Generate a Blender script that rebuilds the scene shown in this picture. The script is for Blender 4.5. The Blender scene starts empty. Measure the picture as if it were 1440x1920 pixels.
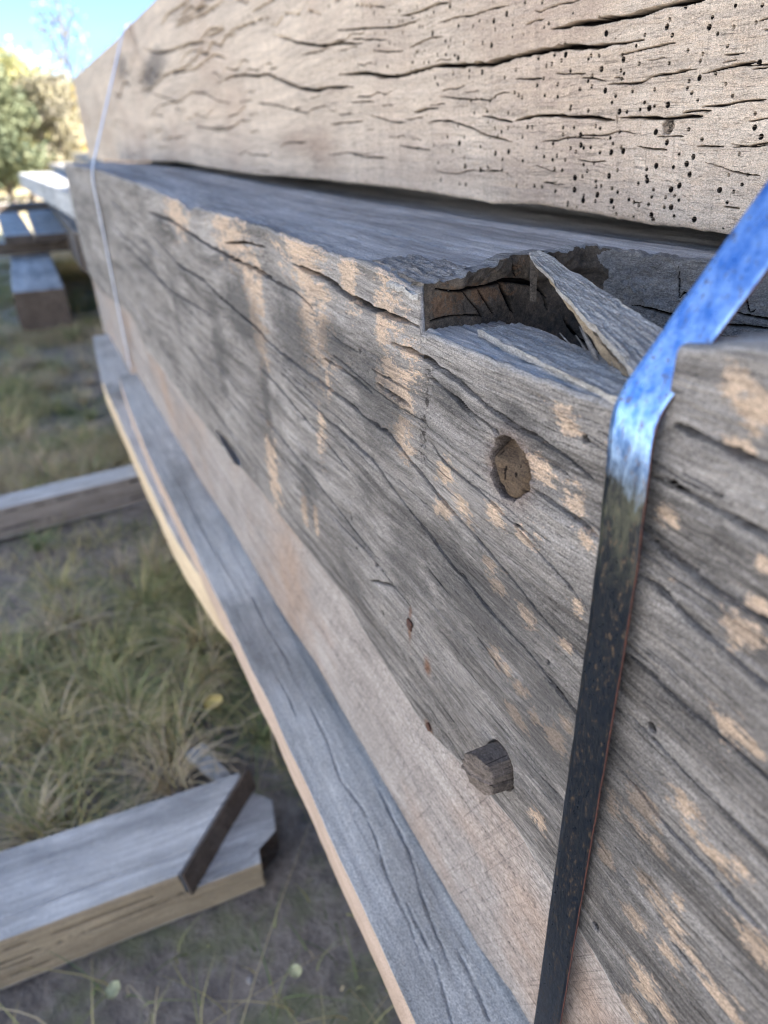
import bpy, math
import numpy as np
from mathutils import Matrix, Vector

# ------------------------------------------------------------------ camera, sky, sun, exposure
S = bpy.context.scene
COL = S.collection
cd = bpy.data.cameras.new("camera")
cam = bpy.data.objects.new("camera", cd)
COL.objects.link(cam)
S.camera = cam
_R = (0.43393021, 0.90048792, -0.0287415)
_U = (-0.41315045, 0.22723717, 0.88185598)
_F = (-0.8006318, 0.37078939, -0.47064207)
cam.matrix_world = Matrix(((_R[0], _U[0], -_F[0], 0.0), (_R[1], _U[1], -_F[1], -0.2), (_R[2], _U[2], -_F[2], 0.0), (0, 0, 0, 1)))
cd.sensor_fit = 'VERTICAL'
cd.sensor_height = 10.054
cd.sensor_width = 10.054
cd.lens = 6.86
cd.clip_start = 0.01
cd.clip_end = 3000
cd.dof.use_dof = True
cd.dof.focus_distance = 0.42
cd.dof.aperture_fstop = 1.6
S.view_settings.view_transform = 'Standard'
S.view_settings.look = 'None'
S.view_settings.exposure = 2.68
S.view_settings.gamma = 1.0
S.render.engine = 'CYCLES'
S.cycles.use_denoising = True
S.cycles.denoiser = 'OPENIMAGEDENOISE'
S.cycles.denoising_input_passes = 'RGB_ALBEDO_NORMAL'
S.cycles.denoising_prefilter = 'ACCURATE'
S.cycles.filter_width = 1.1
S.cycles.max_bounces = 6
S.cycles.diffuse_bounces = 4

SUN_EL = math.radians(31)
SUN_DIR = Vector((0.42, 0.9, 0.0)).normalized()          # towards the sun, on plan
sv = Vector((SUN_DIR.x * math.cos(SUN_EL), SUN_DIR.y * math.cos(SUN_EL), math.sin(SUN_EL)))
sd = bpy.data.lights.new("sun", 'SUN')
sd.energy = 5.0
sd.angle = math.radians(0.5)
sd.color = (1.0, 0.95, 0.87)
so = bpy.data.objects.new("sun", sd)
COL.objects.link(so)
so.rotation_euler = sv.to_track_quat('Z', 'Y').to_euler()

W = bpy.data.worlds.new("World")
S.world = W
W.use_nodes = True
wn, wl = W.node_tree.nodes, W.node_tree.links
bg = wn["Background"]
sky = wn.new("ShaderNodeTexSky")
sky.sky_type = 'NISHITA'
sky.sun_disc = False
sky.sun_elevation = SUN_EL
sky.sun_rotation = math.atan2(SUN_DIR.x, SUN_DIR.y)
sky.air_density = 0.55
sky.dust_density = 0.15
sky.ozone_density = 2.5
tc = wn.new("ShaderNodeTexCoord")
mp = wn.new("ShaderNodeMapping")
mp.inputs['Scale'].default_value = (1.0, 1.0, 3.4)
mp.inputs['Location'].default_value = (0.35, 0.1, 0.2)
cn = wn.new("ShaderNodeTexNoise")
cn.inputs['Scale'].default_value = 2.6
cn.inputs['Detail'].default_value = 7
cn.inputs['Roughness'].default_value = 0.55
cr = wn.new("ShaderNodeMapRange")
cr.inputs['From Min'].default_value = 0.5
cr.inputs['From Max'].default_value = 0.66
cr.inputs['To Max'].default_value = 0.75
mx = wn.new("ShaderNodeMixRGB")
mx.inputs['Color2'].default_value = (1.6, 2.0, 2.4, 1)
wl.new(tc.outputs['Generated'], mp.inputs['Vector'])
wl.new(mp.outputs[0], cn.inputs['Vector'])
wl.new(cn.outputs['Fac'], cr.inputs['Value'])
wl.new(cr.outputs[0], mx.inputs['Fac'])
wl.new(sky.outputs[0], mx.inputs['Color1'])
tn_ = wn.new('ShaderNodeMixRGB'); tn_.blend_type = 'MULTIPLY'; tn_.inputs['Fac'].default_value = 1
tn_.inputs['Color2'].default_value = (.80, .92, 1.0, 1)
wl.new(mx.outputs[0], tn_.inputs['Color1'])
wl.new(tn_.outputs[0], bg.inputs['Color'])
bg.inputs['Strength'].default_value = 0.072

# ------------------------------------------------------------------ traced outlines, in millimetres on each timber's face (x along, z up)
CM=[(2.59,[(-1374,-99.8),(-1160,-98.5),(-1015,-105.6),(-899,-111.3),(-719,-112.6),(-646,-115.7),(-593,-116.7),(-559,-122.8)]),(2.87,[(-604,-91.8),(-561,-93.4),(-515,-95.0),(-481,-100.1),(-444,-101.2),(-406,-101.2),(-372,-100.2)]),(2.15,[(-417,-118.5),(-384,-117.2),(-359,-119.2),(-334,-121.4),(-315,-124.8),(-295,-128.7),(-274,-129.8),(-252,-130.6),(-228,-132.5),(-213,-135.2)]),(0.99,[(-366,-129.1),(-334,-131.2),(-305,-137.0),(-281,-139.5)]),(1.0,[(-361,-167.2),(-343,-176.2),(-312,-178.9),(-293,-179.8),(-268,-184.9),(-259,-182.4),(-238,-186.2)]),(1.46,[(-257,-156.8),(-234,-158.4),(-217,-158.9),(-203,-160.0)]),(1.11,[(-269,-183.9),(-244,-189.9),(-225,-193.9),(-204,-201.9)]),(2.39,[(-1397,-136.6),(-1269,-150.3),(-1160,-162.1),(-978,-159.9),(-887,-168.1),(-745,-176.5),(-703,-182.6),(-636,-184.9),(-582,-184.8),(-538,-184.2),(-485,-185.3),(-449,-186.6),(-421,-185.7),(-391,-193.5),(-366,-200.4),(-343,-205.6),(-310,-210.3),(-290,-215.9),(-265,-220.7),(-245,-227.0),(-221,-230.0),(-203,-230.6)]),(1.87,[(-675,-205.5),(-607,-212.2),(-544,-216.5),(-497,-218.0),(-452,-219.6),(-421,-227.8),(-393,-235.5),(-366,-239.7),(-335,-246.7),(-308,-250.3),(-284,-255.0),(-261,-256.8),(-241,-258.5),(-221,-262.3),(-203,-265.9)]),(1.73,[(-762,-220.0),(-699,-225.3),(-643,-232.0),(-599,-237.9),(-549,-241.7),(-501,-248.6)]),(1.71,[(-786,-280.1),(-688,-286.1),(-616,-291.4),(-550,-297.8),(-516,-300.6),(-477,-304.6),(-442,-304.7)]),(0.9,[(-448,-144.4),(-413,-144.2),(-385,-144.8)]),(1.37,[(-542,-159.1),(-503,-158.4),(-475,-159.6),(-444,-161.6)]),(1.34,[(-440,-152.6),(-403,-153.8),(-383,-155.0)]),(2.41,[(-1821,-200.6),(-1462,-212.7),(-1270,-219.2),(-953,-202.2)]),(1.99,[(-176,-95.7),(-158,-97.2),(-143,-97.7),(-134,-97.8),(-123,-98.0)]),(1.66,[(-178,-117.5),(-161,-120.3),(-145,-121.5),(-128,-121.4),(-117,-121.3)]),(1.73,[(-179,-147.8),(-164,-148.8),(-146,-151.5),(-130,-151.2),(-119,-152.1),(-109,-152.1)]),(2.02,[(-180,-164.0),(-165,-165.5),(-150,-169.2),(-132,-172.3),(-117,-173.8),(-106,-175.5)]),(1.65,[(-178,-206.6),(-163,-208.1),(-159,-208.7),(-145,-210.1),(-129,-210.1),(-115,-211.7),(-103,-212.8),(-92,-213.3)]),(1.22,[(-176,-238.6),(-161,-238.8),(-143,-241.9),(-124,-243.3),(-106,-244.6),(-94,-247.0),(-82,-250.1)]),(1.53,[(-175,-273.4),(-158,-276.3),(-146,-278.1),(-135,-279.8),(-124,-279.6),(-110,-281.0),(-96,-285.0),(-85,-282.8),(-73,-281.6)]),(1.08,[(-125,-341.3),(-111,-340.8),(-101,-348.6),(-89,-349.1)]),(0.92,[(-224,-264.6),(-208,-265.9),(-195,-268.1)]),(1.06,[(-466,-336.1),(-423,-316.0),(-401,-314.6),(-386,-315.2)]),(1.14,[(-571,-313.2),(-509,-312.0),(-463,-309.5),(-429,-312.9),(-410,-313.4)]),(1.36,[(-840,-98.4),(-748,-89.4),(-674,-86.8)]),(1.81,[(-750,-84.4),(-754,-97.7)]),(0.91,[(-369,-265.7),(-353,-268.8),(-329,-271.6)]),(0.82,[(-300,-281.1),(-279,-285.9),(-260,-289.2)]),(0.73,[(-370,-83.1),(-339,-82.3),(-317,-82.6)]),(0.76,[(-364,-126.3),(-320,-136.5),(-303,-140.5)]),(1.94,[(-504,-287.8),(-503,-296.8)])]
CT=[(1.09,[(-828,118.1),(-787,115.9),(-749,117.6),(-714,115.1)]),(0.98,[(-1012,126.5),(-923,118.0),(-846,109.8),(-816,108.6),(-779,109.6)]),(1.81,[(-1277,150.0),(-1218,141.2),(-1164,128.8),(-1072,115.6),(-1020,112.9),(-930,103.9)]),(2.07,[(-1014,77.6),(-928,73.0),(-877,65.5),(-830,62.1),(-796,63.7),(-748,65.5),(-695,61.1),(-648,58.6),(-608,59.9),(-575,61.2),(-535,60.4),(-497,56.9),(-474,56.5),(-449,56.5)]),(1.81,[(-557,74.1),(-531,74.5),(-500,73.0),(-468,72.2),(-443,72.9),(-427,73.7),(-406,73.1),(-384,75.0)]),(2.44,[(-1650,109.7),(-1536,113.7),(-1439,109.4),(-1375,102.0),(-1314,101.3),(-1252,88.2),(-1171,72.2),(-1097,64.3),(-1048,65.5),(-962,60.5)]),(1.24,[(-603,11.2),(-577,13.1),(-557,14.4),(-528,12.1),(-495,10.4),(-469,7.1)]),(1.05,[(-467,9.4),(-438,7.9),(-421,7.3),(-403,7.2),(-385,7.1)]),(0.75,[(-485,31.7),(-442,30.5),(-441,33.7),(-426,34.2),(-397,34.4)]),(0.67,[(-392,32.1),(-374,33.5),(-351,34.4)]),(0.57,[(-407,10.5),(-379,10.4)]),(0.54,[(-391,13.0),(-376,12.8),(-355,14.7),(-339,14.3)]),(0.53,[(-361,-11.7),(-344,-10.3),(-333,-8.4),(-318,-7.6)]),(0.49,[(-388,-10.0),(-364,-10.6)]),(1.16,[(-801,25.1),(-772,27.4),(-740,27.7)]),(0.77,[(-921,28.8),(-880,21.6),(-846,16.8),(-814,15.6)]),(0.86,[(-768,13.7),(-748,15.7),(-711,13.7),(-676,7.3),(-637,-1.8),(-602,-5.9)]),(0.86,[(-1050,20.5),(-991,21.0),(-933,21.3)]),(0.81,[(-976,43.0),(-931,42.8),(-899,40.3)]),(0.8,[(-660,17.5),(-632,13.9),(-603,10.5)]),(0.6,[(-745,101.7),(-707,101.3),(-681,99.4),(-642,100.3),(-612,99.3)]),(0.74,[(-905,93.8),(-866,88.7),(-821,85.7)]),(0.67,[(-808,86.9),(-767,90.6),(-730,88.9)]),(0.49,[(-517,38.0),(-500,36.8),(-483,33.9)]),(0.52,[(-475,49.4),(-446,50.5),(-419,51.3)]),(0.53,[(-592,81.9),(-577,83.1),(-566,82.8)]),(1.04,[(-1282,-7.5),(-1252,-1.1),(-1149,-0.7)]),(1.77,[(-1982,243.3),(-1828,237.9),(-1682,230.1),(-1526,229.9)]),(1.65,[(-1676,191.1),(-1535,189.5)]),(1.48,[(-1514,181.5),(-1345,176.9)]),(2.6,[(-2449,249.8),(-2248,218.0),(-2060,205.7),(-1858,199.3),(-1681,184.1)]),(2.08,[(-2248,165.8),(-2011,159.5),(-1813,160.6)]),(1.54,[(-2505,148.4),(-2291,123.0),(-2064,97.1),(-1888,108.0),(-1768,99.4),(-1653,78.6),(-1557,70.9)]),(1.24,[(-1611,48.4),(-1527,51.5),(-1448,62.8)]),(1.43,[(-1917,42.2),(-1761,31.1),(-1634,31.5)]),(0.75,[(-946,143.9),(-863,131.1)]),(1.03,[(-1345,176.9),(-1278,174.5)]),(0.88,[(-1126,160.3),(-1097,158.6),(-1052,147.8)]),(0.77,[(-967,112.9),(-924,107.4),(-865,100.2)]),(1.05,[(-1391,62.9),(-1309,57.7),(-1229,47.7),(-1163,41.4)]),(0.51,[(-549,43.4),(-526,41.7),(-507,40.8)]),(0.42,[(-395,32.3),(-388,32.2)]),(0.51,[(-357,30.7),(-343,31.0),(-324,31.2)]),(0.53,[(-353,3.1),(-336,4.9)]),(0.41,[(-382,-19.6),(-363,-23.6),(-346,-26.8),(-333,-26.5)]),(0.61,[(-744,38.4),(-694,32.6),(-661,30.9),(-643,29.2),(-628,34.8),(-606,32.8)]),(0.73,[(-838,-7.4),(-789,-10.4),(-756,-12.7)]),(0.83,[(-978,-17.3),(-926,-20.2),(-863,-20.4)]),(0.55,[(-607,44.4),(-583,41.4),(-563,41.3)]),(0.46,[(-447,-9.7),(-422,-11.8),(-412,-12.6)]),(0.56,[(-567,-24.4),(-546,-27.5),(-532,-29.3)]),(0.64,[(-469,10.7),(-468,5.9)])]
PT=[(-742,-144,23.0,41.0),(-762,-120,10.9,19.5),(-584,-98,8.5,15.1),(-569,-128,20.6,36.6),(-541,-132,15.6,27.7),(-719,-135,14.4,25.7),(-428,-110,8.1,8.9),(-411,-90,17.1,19.0),(-414,-143,11.1,12.3),(-395,-142,11.7,13.0),(-389,-151,5.5,6.1),(-431,-149,6.1,6.7),(-399,-183,9.7,10.7),(-391,-184,6.9,7.6),(-567,-231,8.6,15.3),(-574,-246,6.1,10.9),(-537,-178,4.6,8.2),(-390,-123,9.6,10.6),(-558,-154,7.0,12.5),(-515,-160,9.1,3.2),(-342,-211,10.4,3.6),(-321,-199,8.5,5.9),(-354,-216,4.5,3.1),(-341,-181,8.7,6.1),(-739,-343,19.1,33.9),(-629,-342,8.4,15.0),(-594,-340,7.0,12.5),(-284,-187,6.4,4.5),(-290,-226,6.9,4.8),(-282,-232,7.2,5.0),(-276,-282,6.9,4.8),(-266,-283,5.5,3.8),(-583,-79,44.5,15.4),(-481,-79,14.2,25.3),(-811,-87,58.7,20.3),(-1107,-85,58.7,20.3),(-233,-116,6.4,4.4),(-249,-145,7.2,5.0),(-221,-152,6.6,4.6),(-212,-162,6.3,4.4),(-259,-185,5.4,3.8),(-245,-182,5.6,3.9),(-214,-203,4.3,3.0),(-253,-237,5.9,4.1),(-218,-232,3.9,2.7),(-152,-73,4.6,3.2),(-141,-81,6.8,4.8),(-145,-94,5.2,1.8),(-171,-134,4.9,3.4),(-126,-131,3.3,2.3),(-125,-148,4.3,3.0),(-127,-161,7.2,5.0),(-251,-287,5.4,3.7),(-236,-295,5.7,4.0),(-251,-307,7.0,4.9),(-218,-295,7.3,5.1),(-211,-279,5.1,3.6),(-223,-367,7.4,5.1),(-169,-301,5.9,4.1),(-153,-280,9.2,6.4),(-154,-297,7.9,5.5),(-142,-296,5.2,3.6),(-170,-336,5.5,3.8),(-123,-205,6.6,4.6),(-116,-205,4.2,2.9),(-134,-260,7.0,4.9),(-129,-269,4.8,3.4),(-117,-270,9.4,3.3),(-103,-263,5.1,3.6),(-144,-325,5.7,3.9),(-136,-328,8.4,5.9),(-124,-332,8.8,6.1),(-117,-335,6.0,4.2),(-144,-353,7.4,5.1),(-124,-352,7.7,5.3),(-106,-284,2.9,2.0),(-125,-315,4.0,2.8),(-88,-291,9.2,6.4),(-128,-390,10.5,7.3),(-131,-417,8.9,6.2),(-97,-340,7.1,5.0),(-90,-340,7.6,5.3),(-116,-390,7.1,4.9),(-104,-342,4.4,3.1)]
HOLES=[(-499.1,75.1,1.13),(-490.0,64.4,1.73),(-450.4,59.2,1.06),(-457.3,53.4,1.08),(-430.6,61.5,1.57),(-428.8,65.4,1.02),(-415.9,70.3,0.99),(-393.8,56.9,1.48),(-386.7,52.6,0.96),(-392.6,61.9,0.96),(-374.9,54.7,0.94),(-376.0,65.6,0.93),(-356.6,63.1,0.9),(-359.1,55.2,0.91),(-377.2,45.1,0.95),(-409.1,46.0,1.0),(-395.9,42.8,0.98),(-397.4,38.9,0.99),(-424.1,40.1,1.04),(-351.1,34.1,1.4),(-373.5,24.6,0.96),(-382.6,30.6,0.97),(-395.6,29.6,1.53),(-403.9,28.2,1.01),(-404.6,24.2,1.02),(-400.1,21.3,1.01),(-393.8,16.7,1.01),(-366.4,17.7,0.96),(-347.1,7.2,0.94),(-345.7,-0.3,1.44),(-339.6,-5.4,1.44),(-353.3,-14.9,0.97),(-384.8,-6.3,1.02),(-397.6,-0.1,1.03),(-427.4,-1.1,1.66),(-415.4,-7.8,1.64),(-402.4,-15.2,1.06),(-389.5,-16.7,1.59),(-394.5,-21.0,1.61),(-422.4,-22.7,1.68),(-406.0,-23.2,1.07),(-431.2,-25.1,1.12),(-430.7,-29.5,1.12),(-429.4,-32.6,1.72),(-390.6,-27.6,1.61),(-398.1,-34.8,1.64),(-404.9,-37.6,1.66),(-400.9,-41.5,1.08),(-396.1,-43.9,1.07),(-408.5,-42.8,1.09),(-402.1,-49.0,1.67),(-408.3,-49.3,1.1),(-397.9,-54.6,1.09),(-379.6,-55.5,1.62),(-363.5,-36.3,1.55),(-352.3,-36.9,0.99),(-355.6,-43.4,1.0),(-347.2,-32.5,0.98),(-358.6,-27.1,0.99),(-344.4,-26.6,0.97),(-354.6,-60.5,1.56),(-422.2,-43.2,1.12),(-421.8,-38.4,1.11),(-437.8,-34.8,1.14),(-423.9,-48.3,1.13),(-433.6,-49.6,1.14),(-439.0,-47.7,1.15),(-444.6,-46.0,1.16),(-419.8,-55.3,1.73),(-417.3,-58.8,1.73),(-437.5,-58.4,1.16),(-456.5,-57.2,1.19),(-460.4,-52.4,1.19),(-463.4,-48.0,1.83),(-458.0,-41.6,1.18),(-465.0,-39.1,1.19),(-469.9,-30.5,1.82),(-461.4,-26.2,1.17),(-484.7,-34.7,1.22),(-483.6,-38.5,1.22),(-477.9,-37.8,1.21),(-480.9,-44.5,1.87),(-482.2,-49.2,1.23),(-497.0,-49.4,1.92),(-496.9,-45.7,1.25),(-509.4,-41.9,1.95),(-510.1,-32.8,1.93),(-500.9,-31.6,1.24),(-489.0,-21.6,1.21),(-495.5,-27.5,1.23),(-501.0,-22.8,1.23),(-470.3,-14.1,1.8),(-469.6,-8.1,1.16),(-473.2,-4.1,1.17),(-457.4,-13.2,1.76),(-460.2,-10.8,1.15),(-483.4,-14.2,1.2),(-494.8,-10.4,1.21),(-503.1,-10.9,1.23),(-506.9,-8.8,1.89),(-512.1,-13.7,1.24),(-508.9,-1.7,1.88),(-492.8,-2.2,1.2),(-491.2,4.2,1.19),(-486.2,2.6,1.18),(-464.0,-0.3,1.15),(-517.3,3.9,1.24),(-531.6,4.3,1.26),(-530.8,-0.9,1.26),(-524.3,-3.4,1.26),(-519.5,-11.2,1.26),(-542.9,-7.5,1.29),(-565.7,-10.4,1.33),(-524.7,-19.8,1.27),(-541.3,-19.9,1.3),(-537.9,-26.7,1.3),(-527.5,-27.6,1.29),(-536.4,-16.9,1.29),(-553.4,-17.5,1.32),(-584.3,-21.0,1.38),(-587.8,-1.8,1.36),(-581.1,5.8,1.35),(-574.1,5.6,1.33),(-468.9,46.2,1.7),(-470.9,49.3,1.11),(-452.5,42.3,1.08),(-466.8,37.2,1.11),(-470.6,39.5,1.12),(-468.5,34.3,1.12),(-456.0,25.4,1.11),(-485.1,27.7,1.77),(-472.7,23.5,1.14),(-475.9,19.4,1.15),(-441.9,17.8,1.09),(-434.5,25.4,1.07),(-419.5,15.3,1.62),(-432.1,15.1,1.08),(-436.8,14.1,1.66),(-445.6,13.5,1.1),(-458.5,12.6,1.12),(-466.7,13.1,1.75),(-502.0,15.2,1.2),(-524.0,19.3,1.23),(-524.8,17.0,1.24),(-491.6,42.2,1.77),(-500.9,31.6,1.18),(-501.4,38.7,1.17),(-505.6,35.4,1.18),(-507.6,50.0,1.17),(-504.8,51.9,1.17),(-495.7,51.0,1.15),(-535.5,55.4,1.86),(-540.6,51.9,1.23),(-537.7,62.8,1.21),(-549.7,56.4,1.24),(-552.6,50.5,1.25),(-559.6,49.9,1.26),(-571.1,56.1,1.28),(-528.4,44.0,1.21),(-543.6,35.6,1.25),(-542.4,26.7,1.26),(-559.8,28.7,1.28),(-571.2,36.7,1.3),(-562.6,41.3,1.28),(-514.8,30.3,1.2),(-593.0,29.0,1.34),(-598.0,31.1,1.35),(-604.2,33.4,1.36),(-603.2,50.6,1.34),(-559.2,78.8,1.23),(-570.5,94.5,1.24),(-594.4,97.5,1.27),(-516.3,-56.3,1.99),(-516.0,-52.1,1.29),(-504.4,-55.5,1.27),(-522.4,-56.6,1.31),(-553.5,-41.1,1.34),(-564.7,-40.8,1.36),(-534.4,-43.9,1.31),(-592.4,-41.8,1.41),(-578.9,-58.0,1.41),(-640.6,90.5,1.87),(-638.1,84.0,1.22),(-620.8,93.3,1.82),(-665.2,93.6,1.25),(-675.7,90.9,1.27),(-703.2,94.4,1.31),(-643.5,72.7,1.9),(-658.0,75.9,1.26),(-691.7,79.2,1.31),(-721.4,79.5,1.35),(-727.9,84.9,1.36),(-754.9,94.1,2.14),(-718.9,112.4,2.02),(-751.4,111.7,1.37),(-777.1,102.5,1.42),(-658.6,53.1,1.96),(-620.6,46.1,1.23),(-702.9,68.4,2.05),(-709.1,70.9,1.34),(-726.6,73.3,1.37),(-744.0,74.9,1.39),(-777.3,79.4,1.44),(-785.3,81.1,1.45),(-789.3,81.5,1.46),(-793.4,78.7,1.47),(-798.9,73.0,1.48),(-762.5,69.9,1.43),(-773.4,70.5,1.44),(-750.1,55.2,1.42),(-712.0,56.2,1.36),(-681.8,56.0,1.31),(-681.5,51.0,1.32),(-744.4,48.8,1.42),(-697.5,-5.8,2.14),(-689.0,-0.3,1.38),(-723.0,0.2,1.43),(-630.0,-14.9,1.99),(-608.0,-13.6,1.94),(-627.3,-0.5,1.28),(-632.6,6.0,1.28),(-621.7,2.8,1.27),(-611.3,5.8,1.25),(-700.9,10.0,1.39),(-709.8,-13.1,1.42),(-686.5,-18.7,1.39),(-683.7,-26.8,2.14),(-654.7,-29.6,2.07),(-641.4,-27.3,1.33),(-616.8,-28.9,1.29),(-617.0,-19.8,1.28),(-739.6,-24.2,1.48),(-681.8,-44.1,1.41),(-694.2,-43.7,1.43),(-734.3,-40.7,1.48),(-657.0,-9.2,1.34),(-612.4,17.9,1.24),(-648.0,20.7,1.29),(-670.1,20.1,1.33),(-677.2,30.5,1.33),(-668.2,31.7,1.32),(-659.0,31.1,1.3),(-643.1,29.2,1.28),(-635.3,31.7,1.26),(-645.2,12.1,1.3),(-790.0,-10.4,1.54),(-751.6,-7.0,1.48),(-856.5,116.5,1.53),(-866.8,107.5,1.56),(-894.6,110.3,1.6),(-823.4,102.3,1.49),(-855.8,96.7,1.55),(-884.4,96.7,1.59),(-894.7,80.0,1.62),(-861.9,74.6,1.58),(-829.9,123.2,1.48),(-787.5,120.6,1.42),(-798.8,113.2,1.44),(-783.0,103.5,1.43),(-893.9,129.9,1.58),(-830.3,113.3,1.49),(-823.0,113.0,1.48)]
ZB=[(-130,-428),(-166,-417),(-206,-410),(-247,-401),(-300,-406),(-364,-422),(-464,-407),(-539,-397),(-665,-397),(-862,-406),(-1064,-422),(-1423,-431),(-1777,-437),(-1982,-389),(-2839,-466)]
ZT=[(-3358.5,-48.0),(-2130.5,-48.0),(-1486.3,-57.2),(-1020.2,-67.8),(-823.4,-67.7),(-701.9,-69.0),(-580.9,-70.9),(-490.3,-72.3),(-435.9,-71.8),(-390.4,-77.0),(-370.1,-78.6)]
LT=[(-370.2,-101.8),(-305.7,-101.2),(-259.5,-100.5),(-222.1,-98.7),(-196.7,-98.4)]
TB=[(-350.6,-63.7),(-402.7,-62.0),(-471.0,-59.5),(-563.3,-56.8),(-632.6,-59.8),(-763.6,-55.4),(-907.0,-53.4),(-1098.5,-50.8),(-1437.2,-53.2),(-1775.4,-48.2),(-2204.0,-38.4),(-2891.0,-45.5),(-4112.4,-51.1)]
L3=[(-2352.6,-668.9),(-1585.7,-625.6),(-1084.7,-593.1),(-934.2,-599.0),(-800.0,-594.4),(-668.3,-580.6),(-570.2,-586.3),(-457.8,-592.5),(-361.3,-595.2),(-284.6,-599.0),(-237.3,-587.0)]
PE=[(-2179.5,-42.5),(-1506.5,-71.3),(-1157.1,-65.7),(-837.9,-61.3),(-654.1,-62.9),(-556.7,-64.3),(-434.3,-70.8),(-384.9,-67.4),(-322.4,-67.0),(-252.2,-67.3)]


# ------------------------------------------------------------------ helpers
def hsh(i, j, s):
    n = (i * 374761393 + j * 668265263 + s * 974634777) & 0xffffffff
    n = ((n ^ (n >> 13)) * 1274126177) & 0xffffffff
    n = n ^ (n >> 16)
    return (n & 0xffff) / 65535.0

def vn(x, y, s=0):                       # smooth value noise, -1..1
    x, y = np.broadcast_arrays(np.asarray(x, float), np.asarray(y, float))
    xi = np.floor(x).astype(np.int64); yi = np.floor(y).astype(np.int64)
    fx = x - xi; fy = y - yi
    fx = fx * fx * (3 - 2 * fx); fy = fy * fy * (3 - 2 * fy)
    a = hsh(xi, yi, s); b = hsh(xi + 1, yi, s); c = hsh(xi, yi + 1, s); d = hsh(xi + 1, yi + 1, s)
    return ((a + (b - a) * fx) * (1 - fy) + (c + (d - c) * fx) * fy) * 2 - 1

def fbm(x, y, s=0, o=4, g=0.5):
    t = 0; a = 1.0; n = 0
    for k in range(o):
        t = t + a * vn(x * 2 ** k, y * 2 ** k, s + 17 * k); n += a; a *= g
    return t / n

def ss(a, b, x):
    t = np.clip((x - a) / (b - a), 0, 1)
    return t * t * (3 - 2 * t)

def mesh_np(name, V, Q, mat=None, parent=None, attrs=None, smooth=True, mats=None, midx=None):
    me = bpy.data.meshes.new(name)
    V = np.asarray(V, np.float32).reshape(-1, 3); Q = np.asarray(Q, np.int32)
    n = Q.shape[1]
    me.vertices.add(len(V)); me.vertices.foreach_set("co", V.ravel())
    me.loops.add(Q.size); me.loops.foreach_set("vertex_index", Q.ravel())
    me.polygons.add(len(Q))
    me.polygons.foreach_set("loop_start", np.arange(0, Q.size, n, dtype=np.int32))
    me.polygons.foreach_set("loop_total", np.full(len(Q), n, np.int32))
    if midx is not None: me.polygons.foreach_set("material_index", np.asarray(midx, np.int32))
    me.polygons.foreach_set("use_smooth", np.full(len(Q), smooth, bool))
    me.update(calc_edges=True)
    for k, a in (attrs or {}).items():
        at = me.attributes.new(k, 'FLOAT', 'POINT')
        at.data.foreach_set("value", np.asarray(a, np.float32).ravel())
    for m in (mats or ([mat] if mat else [])): me.materials.append(m)
    o = bpy.data.objects.new(name, me); COL.objects.link(o)
    if parent: o.parent = parent
    return o

def gridq(nx, nr, wrap=False):
    i = np.arange(nx - 1)[:, None]; j = np.arange(nr if wrap else nr - 1)[None, :]
    j2 = (j + 1) % nr
    return np.stack([i * nr + j, i * nr + j2, (i + 1) * nr + j2, (i + 1) * nr + j], -1).reshape(-1, 4)

def carve(X, Z, cracks, out, attr, dmax=0.02, seed=0, jit=1.0, kd=11.0, wmin=0.0, lip=0.0):
    """X: column positions (1d, rising); Z: (nx, nr) rows of the face; out: depth array to add to"""
    rng = np.random.RandomState(seed)
    for w, pts in cracks:
        P = np.array(pts, float) / 1000.0; w = max(w, wmin) / 1000.0
        P = P[np.argsort(P[:, 0])] if abs(P[-1, 0] - P[0, 0]) > 0.002 else P
        L = np.r_[0, np.cumsum(np.hypot(*(P[1:] - P[:-1]).T))]
        if L[-1] <= 0: continue
        n = max(4, int(L[-1] / 0.004)); t = np.linspace(0, L[-1], n)
        q = np.stack([np.interp(t, L, P[:, 0]), np.interp(t, L, P[:, 1])], 1)
        if n > 6:
            k = np.array([1, 2, 3, 2, 1.]) / 9
            for a in (0, 1):
                e = np.r_[[q[0, a]] * 2, q[:, a], [q[-1, a]] * 2]
                q[:, a] = np.convolve(e, k, 'valid')
        so_ = rng.randint(999)
        q[:, 1] += jit * (0.0005 * vn(t * 60, so_) + 0.0003 * vn(t * 320, so_ + 5))
        wt = w * np.clip(np.sin(np.pi * np.clip(t / L[-1], 0.02, 0.98)) * 1.9, 0, 1) ** 0.6 * (1 + 0.45 * vn(t * 130, so_ + 9))
        for k in range(n - 1):
            a, b = q[k], q[k + 1]
            m = wt[k] * 1.6 + 0.0008 + (.0055 if lip else 0)
            i0, i1 = np.searchsorted(X, [min(a[0], b[0]) - m, max(a[0], b[0]) + m])
            if i1 <= i0: continue
            xx = X[i0:i1, None]; zz = Z[i0:i1]
            d = b - a; l2 = (d ** 2).sum() + 1e-12
            u = np.clip(((xx - a[0]) * d[0] + (zz - a[1]) * d[1]) / l2, 0, 1)
            dist = np.hypot(xx - a[0] - u * d[0], zz - a[1] - u * d[1])
            ww = wt[k] + (wt[k + 1] - wt[k]) * u
            v = np.clip(1 - (dist / (ww + 1e-5)) ** 2, 0, 1) ** 0.4
            dep = np.minimum(kd * ww, dmax) * v
            if lip:      # the lower side of a check weathers to a rounded shelf
                below = (zz < a[1] + (b[1] - a[1]) * u)
                dep = np.maximum(dep, below * lip * ww * np.exp(-np.clip(dist - ww, 0, 1) / (1.6 * ww + .0004)))
            o = out[i0:i1]; np.maximum(o, dep, out=o)
            at = attr[i0:i1]; np.maximum(at, v, out=at)

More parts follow.
